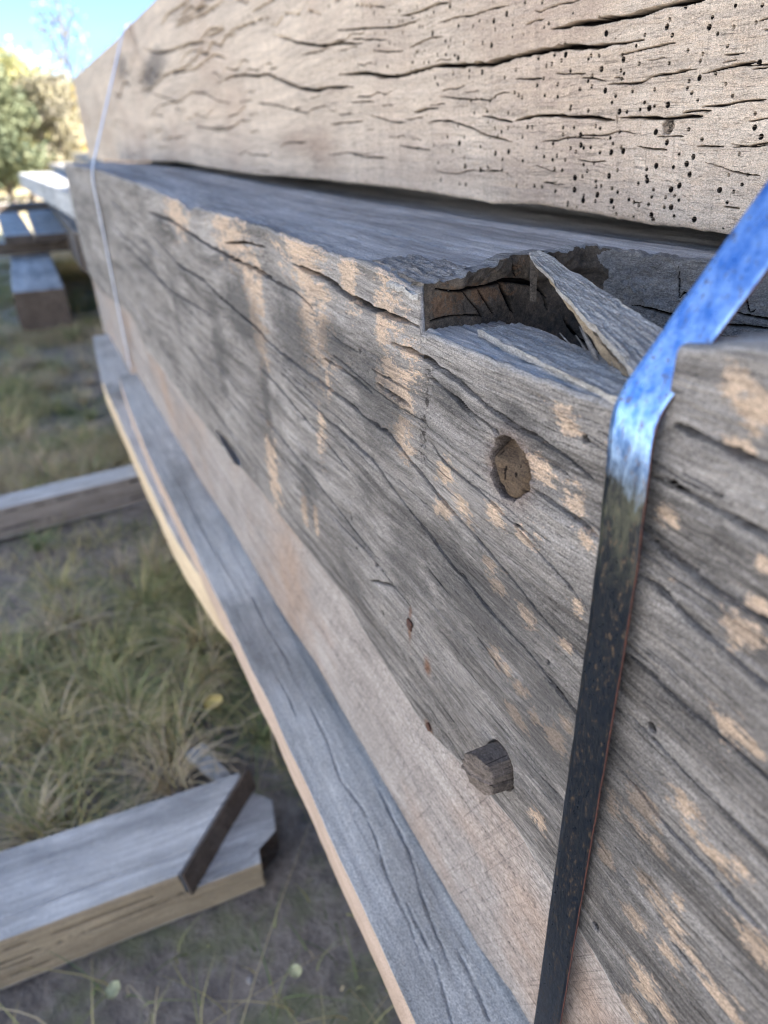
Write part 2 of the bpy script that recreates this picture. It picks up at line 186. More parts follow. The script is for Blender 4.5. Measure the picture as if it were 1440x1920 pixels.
def timber(name, xs, nF, nT, zb, zt, y0, y1, r, mats, parent=None, front=None, top=None, extra=None, yback=None, capm=None, nBk=5, zc=None, tpow=1.0):
    """a long timber as one closed mesh. zb, zt: functions of x; front(X,Z)->inward depth; top(X,Y)->absolute z.
    extra(X, Z, isfront)->attrs. Everything in the object's own frame, grain along x."""
    xs = np.asarray(xs, float); nx = len(xs); X = xs[:, None]
    ZB = zb(xs)[:, None]; ZT = zt(xs)[:, None]
    tF = np.linspace(0, 1, nF)[None, :]
    if zc is None: zf = ZB + r + tF * (ZT - ZB - 2 * r)
    else:
        nl_ = int(nF * .84); a_ = np.linspace(0, 1, nl_)[None, :]; b_ = np.linspace(0, 1, nF - nl_ + 1)[None, 1:]
        zf = np.concatenate([ZB + r + a_ * (zc - ZB - r), zc + b_ * (ZT - r - zc) + 0 * X], 1)
    yf = np.full_like(zf, y0)
    ang = np.linspace(0, np.pi / 2, 6)[None, 1:-1]
    ya = y0 + r * (1 - np.cos(ang)) + 0 * X; za = ZT - r + r * np.sin(ang)
    yt = y0 + r + np.linspace(0, 1, nT)[None, :] ** tpow * (y1 - y0 - 2 * r) + 0 * X
    ztp = ZT + 0 * yt if top is None else top(X, yt, ZT)
    yb = y1 + 0 * X
    zbk = np.linspace(1, 0, nBk)[None, :] * (ZT - r - ZB - r) + ZB + r; ybk = np.full_like(zbk, y1)
    ybm = np.linspace(1, 0, 12)[None, :] * (y1 - y0 - 2 * r) + y0 + r + 0 * X; zbm = ZB + 0 * ybm
    ac = np.linspace(0, np.pi / 2, 5)[None, 1:-1]
    yc = y0 + r - r * np.sin(ac) + 0 * X; zc = ZB + r - r * np.cos(ac)
    Y = np.concatenate([yf, ya, yt, ybk, ybm, yc], 1); Z = np.concatenate([zf, za, ztp, zbk, zbm, zc], 1)
    kind = np.r_[np.zeros(nF), np.full(4, .5), np.ones(nT), np.full(nBk, 2), np.full(12, 3), np.full(3, 4)]
    nr = Y.shape[1]
    XX = np.broadcast_to(X, Y.shape).copy()
    dn = np.zeros_like(Y); cr_ = np.zeros_like(Y)
    if front is not None:
        fd, fc = front(xs, Z[:, :nF + 4])
        dn[:, :nF + 4] = fd; cr_[:, :nF + 4] = fc
        e, ec = front(xs, Z[:, -3:]); dn[:, -3:] = e; cr_[:, -3:] = ec
        wA = np.r_[np.ones(nF), np.cos(ang[0])][None, :]
        wZ = np.r_[np.zeros(nF), np.sin(ang[0])][None, :]
        Y[:, :nF + 4] += dn[:, :nF + 4] * wA
        Z[:, :nF + 4] -= dn[:, :nF + 4] * wZ * 0.5
        Y[:, -3:] += dn[:, -3:] * np.cos(np.pi / 2 - ac) * 0.8 if False else dn[:, -3:] * np.sin(ac)
    V = np.stack([XX, Y, Z], -1)
    Q = gridq(nx, nr, True)[:, ::-1]
    mi = np.zeros(len(Q), np.int32)
    # end caps: quads between mirrored ring points
    at = {'crack': cr_, 'face': np.broadcast_to(kind[None], Y.shape)}
    if extra: at.update(extra(XX, Y, Z, kind))
    o = mesh_np(name, V, Q, parent=parent, attrs={k: np.asarray(v).ravel() for k, v in at.items()}, mats=mats, midx=mi)
    bm_cap(o, nx, nr, 1 if len(mats) > 1 else 0)
    return o

def bm_cap(o, nx, nr, m):
    import bmesh
    bm = bmesh.new(); bm.from_mesh(o.data); bm.verts.ensure_lookup_table()
    for base, rev in ((0, False), ((nx - 1) * nr, True)):
        vs = [bm.verts[base + k] for k in range(nr)]
        if rev: vs = vs[::-1]
        f = bm.faces.new(vs); f.material_index = m; f.smooth = False
    bm.to_mesh(o.data); bm.free()

def qslab(name, c, th, nu, nv, mat, parent, rough=0.0006, seed=1, edge=0.0, attrs=True, sag=None, fib=0.0):
    """bent slab: c = 4 top corners (c00,c10,c11,c01), th = thickness vector (or 2: start, end)"""
    c = [Vector(p) for p in c]
    u = np.linspace(0, 1, nu)[:, None, None]; v = np.linspace(0, 1, nv)[None, :, None]
    A, B, C_, D = [np.array(p)[None, None] for p in c]
    P = (1 - u) * (1 - v) * A + u * (1 - v) * B + u * v * C_ + (1 - u) * v * D
    U, Vv = u[:, :, 0], v[:, :, 0]
    t = np.array(th, float)
    if t.ndim == 1: t = np.stack([t, t])
    T = (1 - u) * t[0][None, None] + u * t[1][None, None]
    nz = rough * (fbm(U * 5 + 0 * Vv, Vv * nv * .7 + 0 * U, seed, 4, .6) + .5 * fbm(U * nu / 5 + 0 * Vv, Vv * nv * .9 + 0 * U, seed + 7, 2))
    P2 = P - T / (np.linalg.norm(T, axis=-1, keepdims=True) + 1e-9) * nz[..., None]
    if edge:
        e = edge * (fbm(U * 14, 0 * U, seed + 3, 4))[..., 0] if False else edge * fbm(U[:, 0] * 16, U[:, 0] * 0 + 2.3, seed + 3, 4)
        wd = (D - A)[0, 0]; wd = wd / np.linalg.norm(wd)
        P2 = P2 + (Vv - .5)[..., None] * 2 * e[:, None, None] * wd
    low = P2 + T
    n = nu * nv
    V = np.concatenate([P2.reshape(-1, 3), low.reshape(-1, 3)])
    Q = [gridq(nu, nv), gridq(nu, nv)[:, ::-1] + n]
    def side(idx, fl):
        idx = np.array(idx); q = np.stack([idx[:-1], idx[1:], idx[1:] + n, idx[:-1] + n], 1)
        return q[:, ::-1] if not fl else q
    Q += [side([i * nv for i in range(nu)], False), side([i * nv + nv - 1 for i in range(nu)], True),
          side(range(nv), True), side([(nu - 1) * nv + j for j in range(nv)], False)]
    o = mesh_np(name, V, np.concatenate(Q), mat, parent, smooth=False)
    return o

# ------------------------------------------------------------------ materials
def newmat(name):
    m = bpy.data.materials.new(name); m.use_nodes = True
    nt = m.node_tree; return m, nt, nt.nodes, nt.links, nt.nodes["Principled BSDF"]

def noise(N, L, vec, scale, mapscale, detail=6, rough=.6, loc=(0, 0, 0), dist=0.0):
    mpn = N.new("ShaderNodeMapping"); mpn.inputs['Scale'].default_value = mapscale; mpn.inputs['Location'].default_value = loc
    L.new(vec, mpn.inputs['Vector'])
    n = N.new("ShaderNodeTexNoise"); n.inputs['Scale'].default_value = scale; n.inputs['Detail'].default_value = detail
    n.inputs['Roughness'].default_value = rough; n.inputs['Distortion'].default_value = dist
    L.new(mpn.outputs[0], n.inputs['Vector']); return n.outputs['Fac']

def mrange(N, L, v, a, b, c=0, d=1):
    n = N.new("ShaderNodeMapRange"); n.inputs['From Min'].default_value = a; n.inputs['From Max'].default_value = b
    n.inputs['To Min'].default_value = c; n.inputs['To Max'].default_value = d; L.new(v, n.inputs['Value']); return n.outputs[0]

def mixc(N, L, f, a, b, mode='MIX'):
    n = N.new("ShaderNodeMixRGB"); n.blend_type = mode
    for s, v in (('Fac', f), ('Color1', a), ('Color2', b)):
        if hasattr(v, 'node'): L.new(v, n.inputs[s])
        elif isinstance(v, (int, float)): n.inputs[s].default_value = v
        else: n.inputs[s].default_value = (*v, 1)
    return n.outputs[0]

def mth(N, L, op, a, b=None):
    n = N.new("ShaderNodeMath"); n.operation = op
    for i, v in enumerate((a, b)):
        if v is None: continue
        if hasattr(v, 'node'): L.new(v, n.inputs[i])
        else: n.inputs[i].default_value = v
    return n.outputs[0]

def attr(N, name):
    n = N.new("ShaderNodeAttribute"); n.attribute_name = name; return n.outputs['Fac']

def wood(name, light, dark, tan=None, blotch=0.5, saw=0.0, fleck=0.0, rough=.85, bump=1.0, stain=None, moss=None, sawrot=0.12, fscale=1.0, spec=.25, gl=1.0, silver=None, fine=.8):
    m, nt, N, L, P = newmat(name)
    tcn = N.new("ShaderNodeTexCoord"); co = tcn.outputs['Object']
    # gentle waver of the grain
    w1 = N.new("ShaderNodeTexNoise"); w1.inputs['Scale'].default_value = 3.2; w1.inputs['Detail'].default_value = 3
    L.new(co, w1.inputs['Vector'])
    vs = N.new("ShaderNodeVectorMath"); vs.operation = 'MULTIPLY_ADD'; vs.inputs[1].default_value = (0, .05, .05)
    L.new(w1.outputs['Color'], vs.inputs[0]); L.new(co, vs.inputs[2]); wc = vs.outputs[0]
    gF = noise(N, L, wc, 1, (14 * fscale, 520 * fscale, 520 * fscale), 5, .7)
    gM = noise(N, L, wc, 1, (5, 120, 120), 6, .62)
    gL = noise(N, L, wc, 1, (2.0, 26, 26), 4, .55)
    bl = noise(N, L, co, 1, (7, 9, 9), 5, .6, (3, 1, 7))
    sp = noise(N, L, co, 1, (260, 520, 520), 3, .7)
    f = mth(N, L, 'ADD', mth(N, L, 'MULTIPLY', gF, .34), mth(N, L, 'MULTIPLY', gM, .36))
    f = mth(N, L, 'ADD', f, mth(N, L, 'MULTIPLY', gL, .3))
    f = mrange(N, L, f, .41, .59)
    c = mixc(N, L, f, dark, light)
    b2 = mrange(N, L, bl, .35, .68)
    c = mixc(N, L, mth(N, L, 'MULTIPLY', b2, blotch), c, tuple(x * .55 for x in dark))
    if moss: c = mixc(N, L, mrange(N, L, noise(N, L, co, 1, (4, 14, 14), 5, .6, (9, 4, 2)), .5, .7, 0, .6), c, moss)
    if stain: c = mixc(N, L, mrange(N, L, noise(N, L, co, 1, (3.3, 6, 6), 4, .6, (1, 8, 3)), .47, .68, 0, .75), c, stain)
    c = mixc(N, L, mrange(N, L, sp, .55, .75, 0, .35), c, tuple(x * .45 for x in dark))
    c = mixc(N, L, mrange(N, L, sp, .42, .22, 0, .3), c, tuple(min(1, x * 1.35) for x in light))
    grit = noise(N, L, wc, 1, (820 * fscale, 1500 * fscale, 1500 * fscale), 4, .75, (6, 1, 4)) if fine else None
    if tan:
        ta = attr(N, 'tan')
        tn = noise(N, L, wc, 1, (230, 520, 520), 5, .85, (2, 2, 2))
        tn2 = noise(N, L, wc, 1, (34, 120, 120), 7, .75, (5, 5, 5))
        v = mth(N, L, 'ADD', mth(N, L, 'MULTIPLY', mth(N, L, 'SUBTRACT', tn, .5), 2.0), mth(N, L, 'MULTIPLY', mth(N, L, 'SUBTRACT', tn2, .5), 3.2))
        v = mth(N, L, 'ADD', ta, v)
        spk = mrange(N, L, tn, .6, .68, 0, .35); c = mixc(N, L, mth(N, L, 'MULTIPLY', spk, mrange(N, L, bl, .45, .6)), c, tuple(x * .9 for x in tan))
        msk = mth(N, L, 'MULTIPLY', mrange(N, L, v, .58, .71), mrange(N, L, gM, .3, .55, .7, 1))
        tcz = mixc(N, L, mrange(N, L, gF, .35, .65), tuple(x * .72 for x in tan), tan)
        c = mixc(N, L, mth(N, L, 'MULTIPLY', msk, .92), c, tcz)
        mk = attr(N, 'mark')     # soot-dark stain left by old fixings and damp
        v2 = mth(N, L, 'ADD', mk, mth(N, L, 'MULTIPLY', mth(N, L, 'SUBTRACT', tn2, .5), 1.6))
        c = mixc(N, L, mrange(N, L, v2, .35, .75, 0, .7), c, (0.075, .07, .068))
        rs = attr(N, 'rust')
        c = mixc(N, L, mth(N, L, 'MULTIPLY', rs, .8), c, (.16, .07, .035))
    hts = mth(N, L, 'ADD', mth(N, L, 'MULTIPLY', gF, .5), mth(N, L, 'MULTIPLY', gM, .6))
    if saw:
        rot = N.new("ShaderNodeMapping"); rot.inputs['Rotation'].default_value = (0, sawrot, 0); L.new(co, rot.inputs['Vector'])
        s1 = noise(N, L, rot.outputs[0], 1, (420, 5, 5), 4, .7)
        s2 = noise(N, L, rot.outputs[0], 1, (60, 2, 3), 3, .6)
        c = mixc(N, L, mrange(N, L, s1, .56, .74, 0, saw), c, tuple(x * .38 for x in dark))
        c = mixc(N, L, mrange(N, L, s2, .5, .75, 0, saw * .6), c, tuple(x * .6 for x in dark))
        hts = mth(N, L, 'SUBTRACT', hts, mth(N, L, 'MULTIPLY', mrange(N, L, s1, .55, .75), .5))
    if fleck:
        fl = noise(N, L, wc, 1, (85, 1300, 1300), 3, .6, (4, 4, 9))
        c = mixc(N, L, mrange(N, L, fl, .6, .72, 0, fleck), c, tuple(x * .3 for x in dark))
        hts = mth(N, L, 'SUBTRACT', hts, mth(N, L, 'MULTIPLY', mrange(N, L, fl, .58, .72), .6))
    hair = noise(N, L, wc, 1, (2.4, 170, 170), 4, .5, (11, 3, 5))   # hairline checks along the grain
    hm = mth(N, L, 'ABSOLUTE', mth(N, L, 'SUBTRACT', hair, .5))
    hl = mrange(N, L, hm, .012, .0, 0, .55)
    gate = mrange(N, L, noise(N, L, co, 1, (6, 11, 11), 3, .6, (7, 7, 1)), .48, .6)
    hl = mth(N, L, 'MULTIPLY', hl, gate)
    c = mixc(N, L, hl, c, tuple(x * .3 for x in dark))
    hts = mth(N, L, 'SUBTRACT', hts, mth(N, L, 'MULTIPLY', hl, 1.2))
    if fine: c = mixc(N, L, 1.0, c, mixc(N, L, mrange(N, L, grit, .36, .64), (1 - .5 * fine,) * 3, (1 + .55 * fine,) * 3), 'MULTIPLY')
    if silver: c = mixc(N, L, mth(N, L, 'MULTIPLY', mrange(N, L, attr(N, 'face'), .3, .9), mrange(N, L, gL, .3, .7, .55, 1)), c, mixc(N, L, 1.0, c, silver, 'ADD'))
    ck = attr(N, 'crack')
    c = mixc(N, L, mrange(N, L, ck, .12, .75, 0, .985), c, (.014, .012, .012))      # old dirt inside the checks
    L.new(c, P.inputs['Base Color']); P.inputs['Roughness'].default_value = rough
    L.new(mrange(N, L, ck, .05, .6, spec, 0), P.inputs['Specular IOR Level'])
    bp = N.new("ShaderNodeBump"); bp.inputs['Strength'].default_value = .8; bp.inputs['Distance'].default_value = .0011 * bump
    h2 = mth(N, L, 'ADD', hts, mth(N, L, 'MULTIPLY', grit if fine else sp, .5))
    L.new(h2, bp.inputs['Height']); L.new(bp.outputs[0], P.inputs['Normal'])
    return m

GREY_L, GREY_D = (.44, .40, .37), (.108, .097, .090)
M_mid = wood('weathered_oak', GREY_L, GREY_D, tan=(.66, .485, .35), blotch=.5, fleck=.45, bump=1.7, fine=1.05, silver=(.22, .22, .22))
M_top = wood('sawn_oak', (.72, .585, .455), (.44, .355, .28), tan=(.62, .48, .36), blotch=.16, saw=.4, fleck=.85, bump=.8, stain=(.40, .29, .22))
M_l3 = wood('planed_brown_oak', (.46, .41, .38), (.30, .26, .24), blotch=.4, saw=.35, bump=1.4, stain=(.37, .25, .18), sawrot=-.5, fscale=.45, fleck=.4)
M_plank = wood('silvered_plank', (.74, .70, .64), (.52, .495, .455), blotch=.2, bump=.5, stain=(.22, .20, .17), fscale=.6, saw=.12)
M_pside = wood('fresh_sawn_edge', (.55, .425, .345), (.40, .295, .23), blotch=.08, bump=.3)
M_pside2 = wood('pale_yellow_edge', (.72, .58, .40), (.56, .42, .28), blotch=.08, bump=.3)
M_end = wood('dark_end_grain', (.20, .155, .125), (.085, .066, .055), blotch=.4, rough=.9, bump=1.2)
M_torn = wood('torn_dark_wood', (.17, .135, .105), (.055, .046, .038), tan=(.19, .115, .07), blotch=.5, bump=2.6)
M_spl = wood('splinter_wood', (.52, .49, .455), (.27, .25, .235), blotch=.1, fleck=.6, bump=1.6, fscale=.8)
M_splb = wood('splinter_fresh_side', (.42, .33, .23), (.2, .15, .1), blotch=.2, bump=1.6)
M_slp = wood('sleeper_wood', (.78, .76, .74), (.44, .43, .42), blotch=.4, bump=1.0, stain=(.2, .2, .21))
M_slps = wood('sleeper_side', (.50, .39, .26), (.31, .235, .155), blotch=.3, bump=.8)
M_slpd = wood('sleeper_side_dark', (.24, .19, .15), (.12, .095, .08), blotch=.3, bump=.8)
M_hole = wood('brown_plug', (.20, .14, .09), (.045, .03, .022), blotch=.6, bump=2)
M_slp2 = wood('sleeper_side_mid', (.46, .39, .34), (.26, .215, .18), blotch=.3, bump=.8)
M_peg = wood('old_peg', (.29, .235, .20), (.085, .068, .058), blotch=.4, bump=2.2, fleck=.7)
M_pale = wood('bounce_wood', (.50, .52, .55), (.42, .435, .46), blotch=.05)
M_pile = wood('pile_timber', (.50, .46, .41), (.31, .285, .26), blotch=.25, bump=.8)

def simple(name, col, rough=.6, metal=0, var=.0, scale=40, col2=None, bump=0):
    m, nt, N, L, P = newmat(name)
    P.inputs['Roughness'].default_value = rough; P.inputs['Metallic'].default_value = metal
    tcn = N.new("ShaderNodeTexCoord")
    n = noise(N, L, tcn.outputs['Object'], scale, (1, 1, 1), 5, .65)
    c = mixc(N, L, mrange(N, L, n, .4, .62), col, col2 or tuple(x * .6 for x in col))
    L.new(c, P.inputs['Base Color'])
    if bump:
        bp = N.new("ShaderNodeBump"); bp.inputs['Distance'].default_value = bump; L.new(n, bp.inputs['Height']); L.new(bp.outputs[0], P.inputs['Normal'])
    return m

def strapmat():
    m, nt, N, L, P = newmat('steel_sky_tint')
    tcn = N.new("ShaderNodeTexCoord"); co = tcn.outputs['Object']
    n1 = noise(N, L, co, 1, (170, 170, 75), 5, .65)
    n2 = noise(N, L, co, 1, (1300, 1300, 90), 3, .6, (1, 2, 3))
    n3 = noise(N, L, co, 1, (420, 420, 190), 5, .7, (7, 2, 3))
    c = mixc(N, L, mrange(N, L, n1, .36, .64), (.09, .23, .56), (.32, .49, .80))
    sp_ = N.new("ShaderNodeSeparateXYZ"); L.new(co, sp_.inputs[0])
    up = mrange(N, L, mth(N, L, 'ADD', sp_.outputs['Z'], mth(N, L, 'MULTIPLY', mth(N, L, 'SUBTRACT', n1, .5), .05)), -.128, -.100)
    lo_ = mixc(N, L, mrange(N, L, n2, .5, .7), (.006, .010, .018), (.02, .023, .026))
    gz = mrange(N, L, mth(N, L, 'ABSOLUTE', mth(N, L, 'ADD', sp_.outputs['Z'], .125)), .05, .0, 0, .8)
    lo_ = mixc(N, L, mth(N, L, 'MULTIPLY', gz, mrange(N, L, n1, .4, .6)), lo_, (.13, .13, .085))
    c = mixc(N, L, up, lo_, c)  # sky reflection painted in: blue above the bend, near black below
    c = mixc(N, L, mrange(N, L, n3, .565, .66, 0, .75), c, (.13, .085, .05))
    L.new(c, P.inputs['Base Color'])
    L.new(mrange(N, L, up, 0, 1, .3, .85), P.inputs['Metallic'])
    r = mrange(N, L, n3, .3, .7, .24, .5)
    L.new(r, P.inputs['Roughness'])
    bp = N.new("ShaderNodeBump"); bp.inputs['Distance'].default_value = .0009; bp.inputs['Strength'].default_value = .5
    h = mth(N, L, 'ADD', mth(N, L, 'MULTIPLY', n2, .3), n1); L.new(h, bp.inputs['Height']); L.new(bp.outputs[0], P.inputs['Normal'])
    return m
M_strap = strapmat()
M_strapedge = simple('rusty_strap_edge', (.16, .06, .04), .8, .1, col2=(.08, .04, .035), scale=300)
M_band = simple('pale_blue_band', (.72, .82, 1.0), .5, .0, scale=20, col2=(.62, .72, .95))
M_rust = simple('rusty_iron', (.12, .055, .035), .85, .3, scale=400, col2=(.05, .03, .03), bump=.0008)

# ------------------------------------------------------------------ tagging
def tag(o, label=None, cat=None, group=None, kind=None):
    if label: o['label'] = label
    if cat: o['category'] = cat
    if group: o['group'] = group
    if kind: o['kind'] = kind
    return o
def root(name, label, cat, group=None, loc=(0, 0, 0)):
    e = bpy.data.objects.new(name, None); COL.objects.link(e); e.location = loc; e.empty_display_size = .1
    return tag(e, label, cat, group)

def I(tab, axis=1):
    a = np.array(tab, float) / 1000.; a = a[np.argsort(a[:, 0])]
    return lambda x: np.interp(x, a[:, 0], a[:, 1])
def geo(x_far, x_near, ratio, cap=1e9, ref=0.0):
    out = [x_near]; x = x_near
    while x > x_far:
        x -= min(max(.00045, ratio * math.hypot(x, ref)), cap); out.append(x)
    return np.array(out[::-1])
def with_tail(xs, x_end, n=30):
    t = np.linspace(0, 1, n)[1:] ** 1.6
    return np.concatenate([xs, xs[-1] + (x_end - xs[-1]) * t])

def rand_cracks(seed, n, x0, x1, z0, z1, lmin, lmax, w0, w1, slope=0, wav=.006, dens=None):
    rng = np.random.RandomState(seed); out = []
    for _ in range(n):
        x = -math.exp(rng.uniform(math.log(-x1), math.log(-x0))); z = rng.uniform(z0, z1)
        sc = math.hypot(x, .25)
        l = rng.uniform(lmin, lmax) * sc; m = rng.randint(4, 8)
        p = [(1000 * (x + l * k / m), 1000 * (z + slope * l * k / m + wav * sc * (rng.rand() - .5))) for k in range(m + 1)]
        out.append((rng.uniform(w0, w1) * sc, p))
    return out

# ================================================================== MIDDLE TIMBER (the notched, pegged one)
mid = root('weathered_timber', 'weathered grey notched timber with peg hole and tan bare patches, middle of the strapped stack', 'timber', 'timbers of the strapped stack')
xs = np.concatenate([geo(-3.40, -.85, .003)[:-1], geo(-.85, -.118, .0019)])
snap = np.array([-.3724, -.3719, -.1788, -.1782])
xs = np.unique(np.concatenate([xs[np.abs(xs[:, None] - snap[None]).min(1) > .0003], snap]))
xs = with_tail(xs, 1.0)
_zt, _lt, _zb = I(ZT), I(LT), I(ZB)
def zt_mid(x):
    z = _zt(x) + .0016 * fbm(x * 22, x * 0 + 4, 5, 4) + .0009 * vn(x * 160, x * 0, 8)
    z -= .006 * np.exp(-((x + 1.02) / .03) ** 2)                       # chipped arris
    z -= .004 * ss(-.46, -.40, x) * ss(-.30, -.39, x) * (.6 + .6 * vn(x * 120, 0 * x, 3))
    lip = _lt(x) + .0008 * vn(x * 120, x * 0 + 1, 4)
    blk = np.interp(x, [-.178, -.144, 0, 1], [-.0685, -.0600, -.058, -.06]) + .0014 * fbm(x * 60, x * 0 + 2, 9, 3)
    z = np.where(x > -.37215, lip, z)
    return np.where(x > -.1785, blk, z)
def ywall_x(y):   # x of the torn left wall of the notch
    return -.3724 - .011 * np.clip(y, 0, .14) / .13 - .006 * ss(.0, .012, y)
YB = lambda x: np.interp(x, [-.384, -.358, -.30, -.25, 0, 1], [.142, .152, .176, .197, .205, .21])
def top_mid(X, Y, ZT_):
    base = np.interp(X, [-3.4, -2.1, -1.0, -.5, 1.0], [-.050, -.050, -.066, -.070, -.0695])
    edge = np.where(X > -.37215, base, ZT_)
    k = ss(0.0, .05, Y)
    z = edge * (1 - k) + base * k
    z = z + .0016 * fbm(X * 5, Y * 60, 11, 4) + .0011 * fbm(X * 25, Y * 190, 12, 3) + .0018 * fbm(X * 3, Y * 8, 14, 2)
    # long shallow checks on the upper face
    for yc, a, s in ((.065, .0025, 61), (.115, .002, 62), (.165, .003, 63)):
        c = yc + .015 * fbm(X * 2.2, X * 0, s, 3); z = z - a * np.exp(-((Y - c) / .0013) ** 2)
    z = z + .05 * ss(.355, .385, Y)
    z = z - .009 * ss(.185, .222, Y) * ss(.36, .34, Y)
    xw = ywall_x(Y)
    lipz = _lt(X) - .05 * Y + .0012 * fbm(X * 9, Y * 240, 13, 4) + .0008 * vn(X * 60, Y * 500, 2)
    yl = np.interp(X, [-.372, -.34, -.26, -.227, -.18], [.062, .055, .036, .036, .034]) + .003 * fbm(X * 50, X * 0, 21, 3)
    pit = -.170 + .006 * fbm(X * 30, Y * 60, 22, 3)
    inn = np.where(Y < yl, lipz, pit)
    blk = ZT_ + .002 * fbm(X * 40, Y * 120, 23, 3) - .05 * np.clip(Y - .03, 0, 1)
    inn = np.where((X > -.1785), np.where(Y < .046 + .003 * fbm(X * 40, 0 * X, 24, 3), blk, pit), inn)
    return np.where((X > xw) & (Y < YB(X)), inn, z)
crk_mid = list(CM)
crk_mid += rand_cracks(3, 26, -2.6, -.15, -.40, -.11, .1, .35, .6, 1.1, slope=-.05, wav=.006)
crk_mid += rand_cracks(4, 60, -2.2, -.16, -.41, -.09, .04, .2, .35, .6, slope=-.06, wav=.004)
def front_mid(xs_, Z):
    X = xs_[:, None]
    d = np.zeros_like(Z); a = np.zeros_like(Z)
    lo = Z.shape[1] > 50
    if lo:
        carve(xs_, Z, crk_mid, d, a, seed=5, wmin=.34, lip=.45)
    w = .0022 * fbm(X * 3, Z * 9, 31, 3) + .00055 * fbm(X * 9 + 3 * vn(X * 2, Z * 6, 7), Z * 230, 32, 4) + .0003 * vn(X * 40, Z * 700, 33)
    # lands between the checks sit proud by different amounts
    w += .0009 * np.round(2.2 * vn(X * .9 + 1.3, (Z + .05 * X) * 27, 35)) / 2
    if lo:
        # round peg hole with a torn rim
        an = np.arctan2(Z + .155, X + .2745); rr = np.hypot(X + .2745, Z + .155)
        R = .0172 * (1 + .07 * np.sin(3 * an + 1) + .05 * vn(an * 4 + 30, an * 0 + 5, 3))
        h = ss(R + .0006, R - .0012, rr)
        d = np.maximum(d, h * .017); a[:] = np.maximum(a, .55 * ss(R + .0012, R - .0002, rr))
        w += .0012 * np.exp(-((rr - R - .002) / .004) ** 2) * vn(an * 7 + 10, an * 0, 9)
        # hollow above the square peg and the gouge on the lower arris
        d = np.maximum(d, .012 * ss(.0155, .0125, np.hypot((X + .263) / 1.02, (Z + .3615) / 1.2)))
        g = np.hypot((X + .985) / .075, (Z + .403) / .016); d = np.maximum(d, .02 * ss(1.0, .6, g) * (.7 + .4 * vn(X * 60, Z * 300, 6)))
        # scar of an old saw cut beside the notch
        sx = -.366 + .003 * vn(Z * 50, Z * 0, 40); sc = np.exp(-((X - sx - .05 * (Z + .13)) / .0055) ** 2) * ss(-.20, -.185, Z) * ss(-.112, -.125, Z)
        d = np.maximum(d, sc * .0011 * (1.2 + vn(X * 500, Z * 360, 41)))
        lx = -.3665 + .012 * (Z + .13)
        sl = np.exp(-((X - lx) / .0009) ** 2) * ss(-.34, -.30, Z)
        d = np.maximum(d, sl * .0006)
        a[:] = np.maximum(a, 0.18 * sl); a[:] = np.maximum(a, .6 * sc * ss(-.15, .45, fbm(X * 420, Z * 520, 42, 3)))
        for hx, hz, r_ in ((-.2205, -.1185, .0024), (-.4655, -.136, .002), (-.2305, -.252, .0016), (-.452, -.313, .003), (-.437, -.352, .0022), (-.492, -.318, .002), (-.167, -.395, .003), (-.158, -.235, .003)):
            q = ss(r_, r_ * .6, np.hypot(X - hx, Z - hz)); d = np.maximum(d, q * .006); a[:] = np.maximum(a, q)
    return d + w, a
def extra_mid(X, Y, Z, kind):
    t = np.zeros_like(X); fr = kind < .9
    nf = int((kind < .9).sum())
    Xf, Zf = X[:, :nf], Z[:, :nf]; T = np.zeros_like(Xf)
    xs_ = Xf[:, 0]
    for x, z, a, b in PT:
        x, z, a, b = x / 1000, z / 1000, a / 1000 * 1.2, b / 1000 * 1.35
        i0, i1 = np.searchsorted(xs_, [x - 2.4 * a, x + 2.4 * a])
        if i1 <= i0: continue
        dx = (Xf[i0:i1] - x) / a; dz = (Zf[i0:i1] - z - (-.05) * (Xf[i0:i1] - x)) / b
        T[i0:i1] = np.maximum(T[i0:i1], .93 * np.exp(-.5 * (dx * dx + dz * dz)))
    t[:, :nf] = T
    mk = np.zeros_like(X); rs = np.zeros_like(X)
    for x, z, a, b, v in ((-.80, -.17, .10, .05, 1.0), (-.62, -.16, .09, .05, .9), (-.52, -.14, .05, .025, .9), (-.44, -.17, .06, .05, .85), (-.95, -.24, .05, .08, .9), (-.74, -.25, .022, .07, .9), (-1.25, -.25, .04, .09, .7),
                          (-.47, -.255, .03, .03, .6), (-.62, -.31, .05, .05, .8), (-.30, -.26, .10, .07, .8), (-.22, -.30, .08, .08, .8), (-.17, -.31, .06, .10, .8), (-.16, -.42, .05, .05, .7), (-.40, -.28, .06, .05, .7), (-.335, -.135, .03, .015, .7),
                          (-.27, -.125, .04, .012, .7), (-.25, -.34, .05, .04, .5), (-.155, -.19, .03, .05, .5), (-.51, -.365, .06, .02, .7)):
        mk[:, :nf] = np.maximum(mk[:, :nf], v * np.exp(-((Xf - x) / a) ** 2 - ((Zf - z) / b) ** 2))
    for x, z, a, b, v in ((-.3885, -.338, .003, .010, .9), (-.389, -.322, .0025, .006, .8), (-.3600, -.352, .005, .008, 1), (-.3585, -.413, .006, .005, 1), (-.2745, -.155, .019, .019, .75)):
        rs[:, :nf] = np.maximum(rs[:, :nf], v * np.exp(-(((Xf - x) / a) ** 2 + ((Zf - z) / b) ** 2) ** 1.5))
    return {'tan': t, 'mark': mk, 'rust': rs}
timber('body', xs, 620, 290, _zb, zt_mid, 0.0, .42, .0035, [M_mid, M_end], mid, front_mid, top_mid, extra_mid, zc=-.118, tpow=1.35)

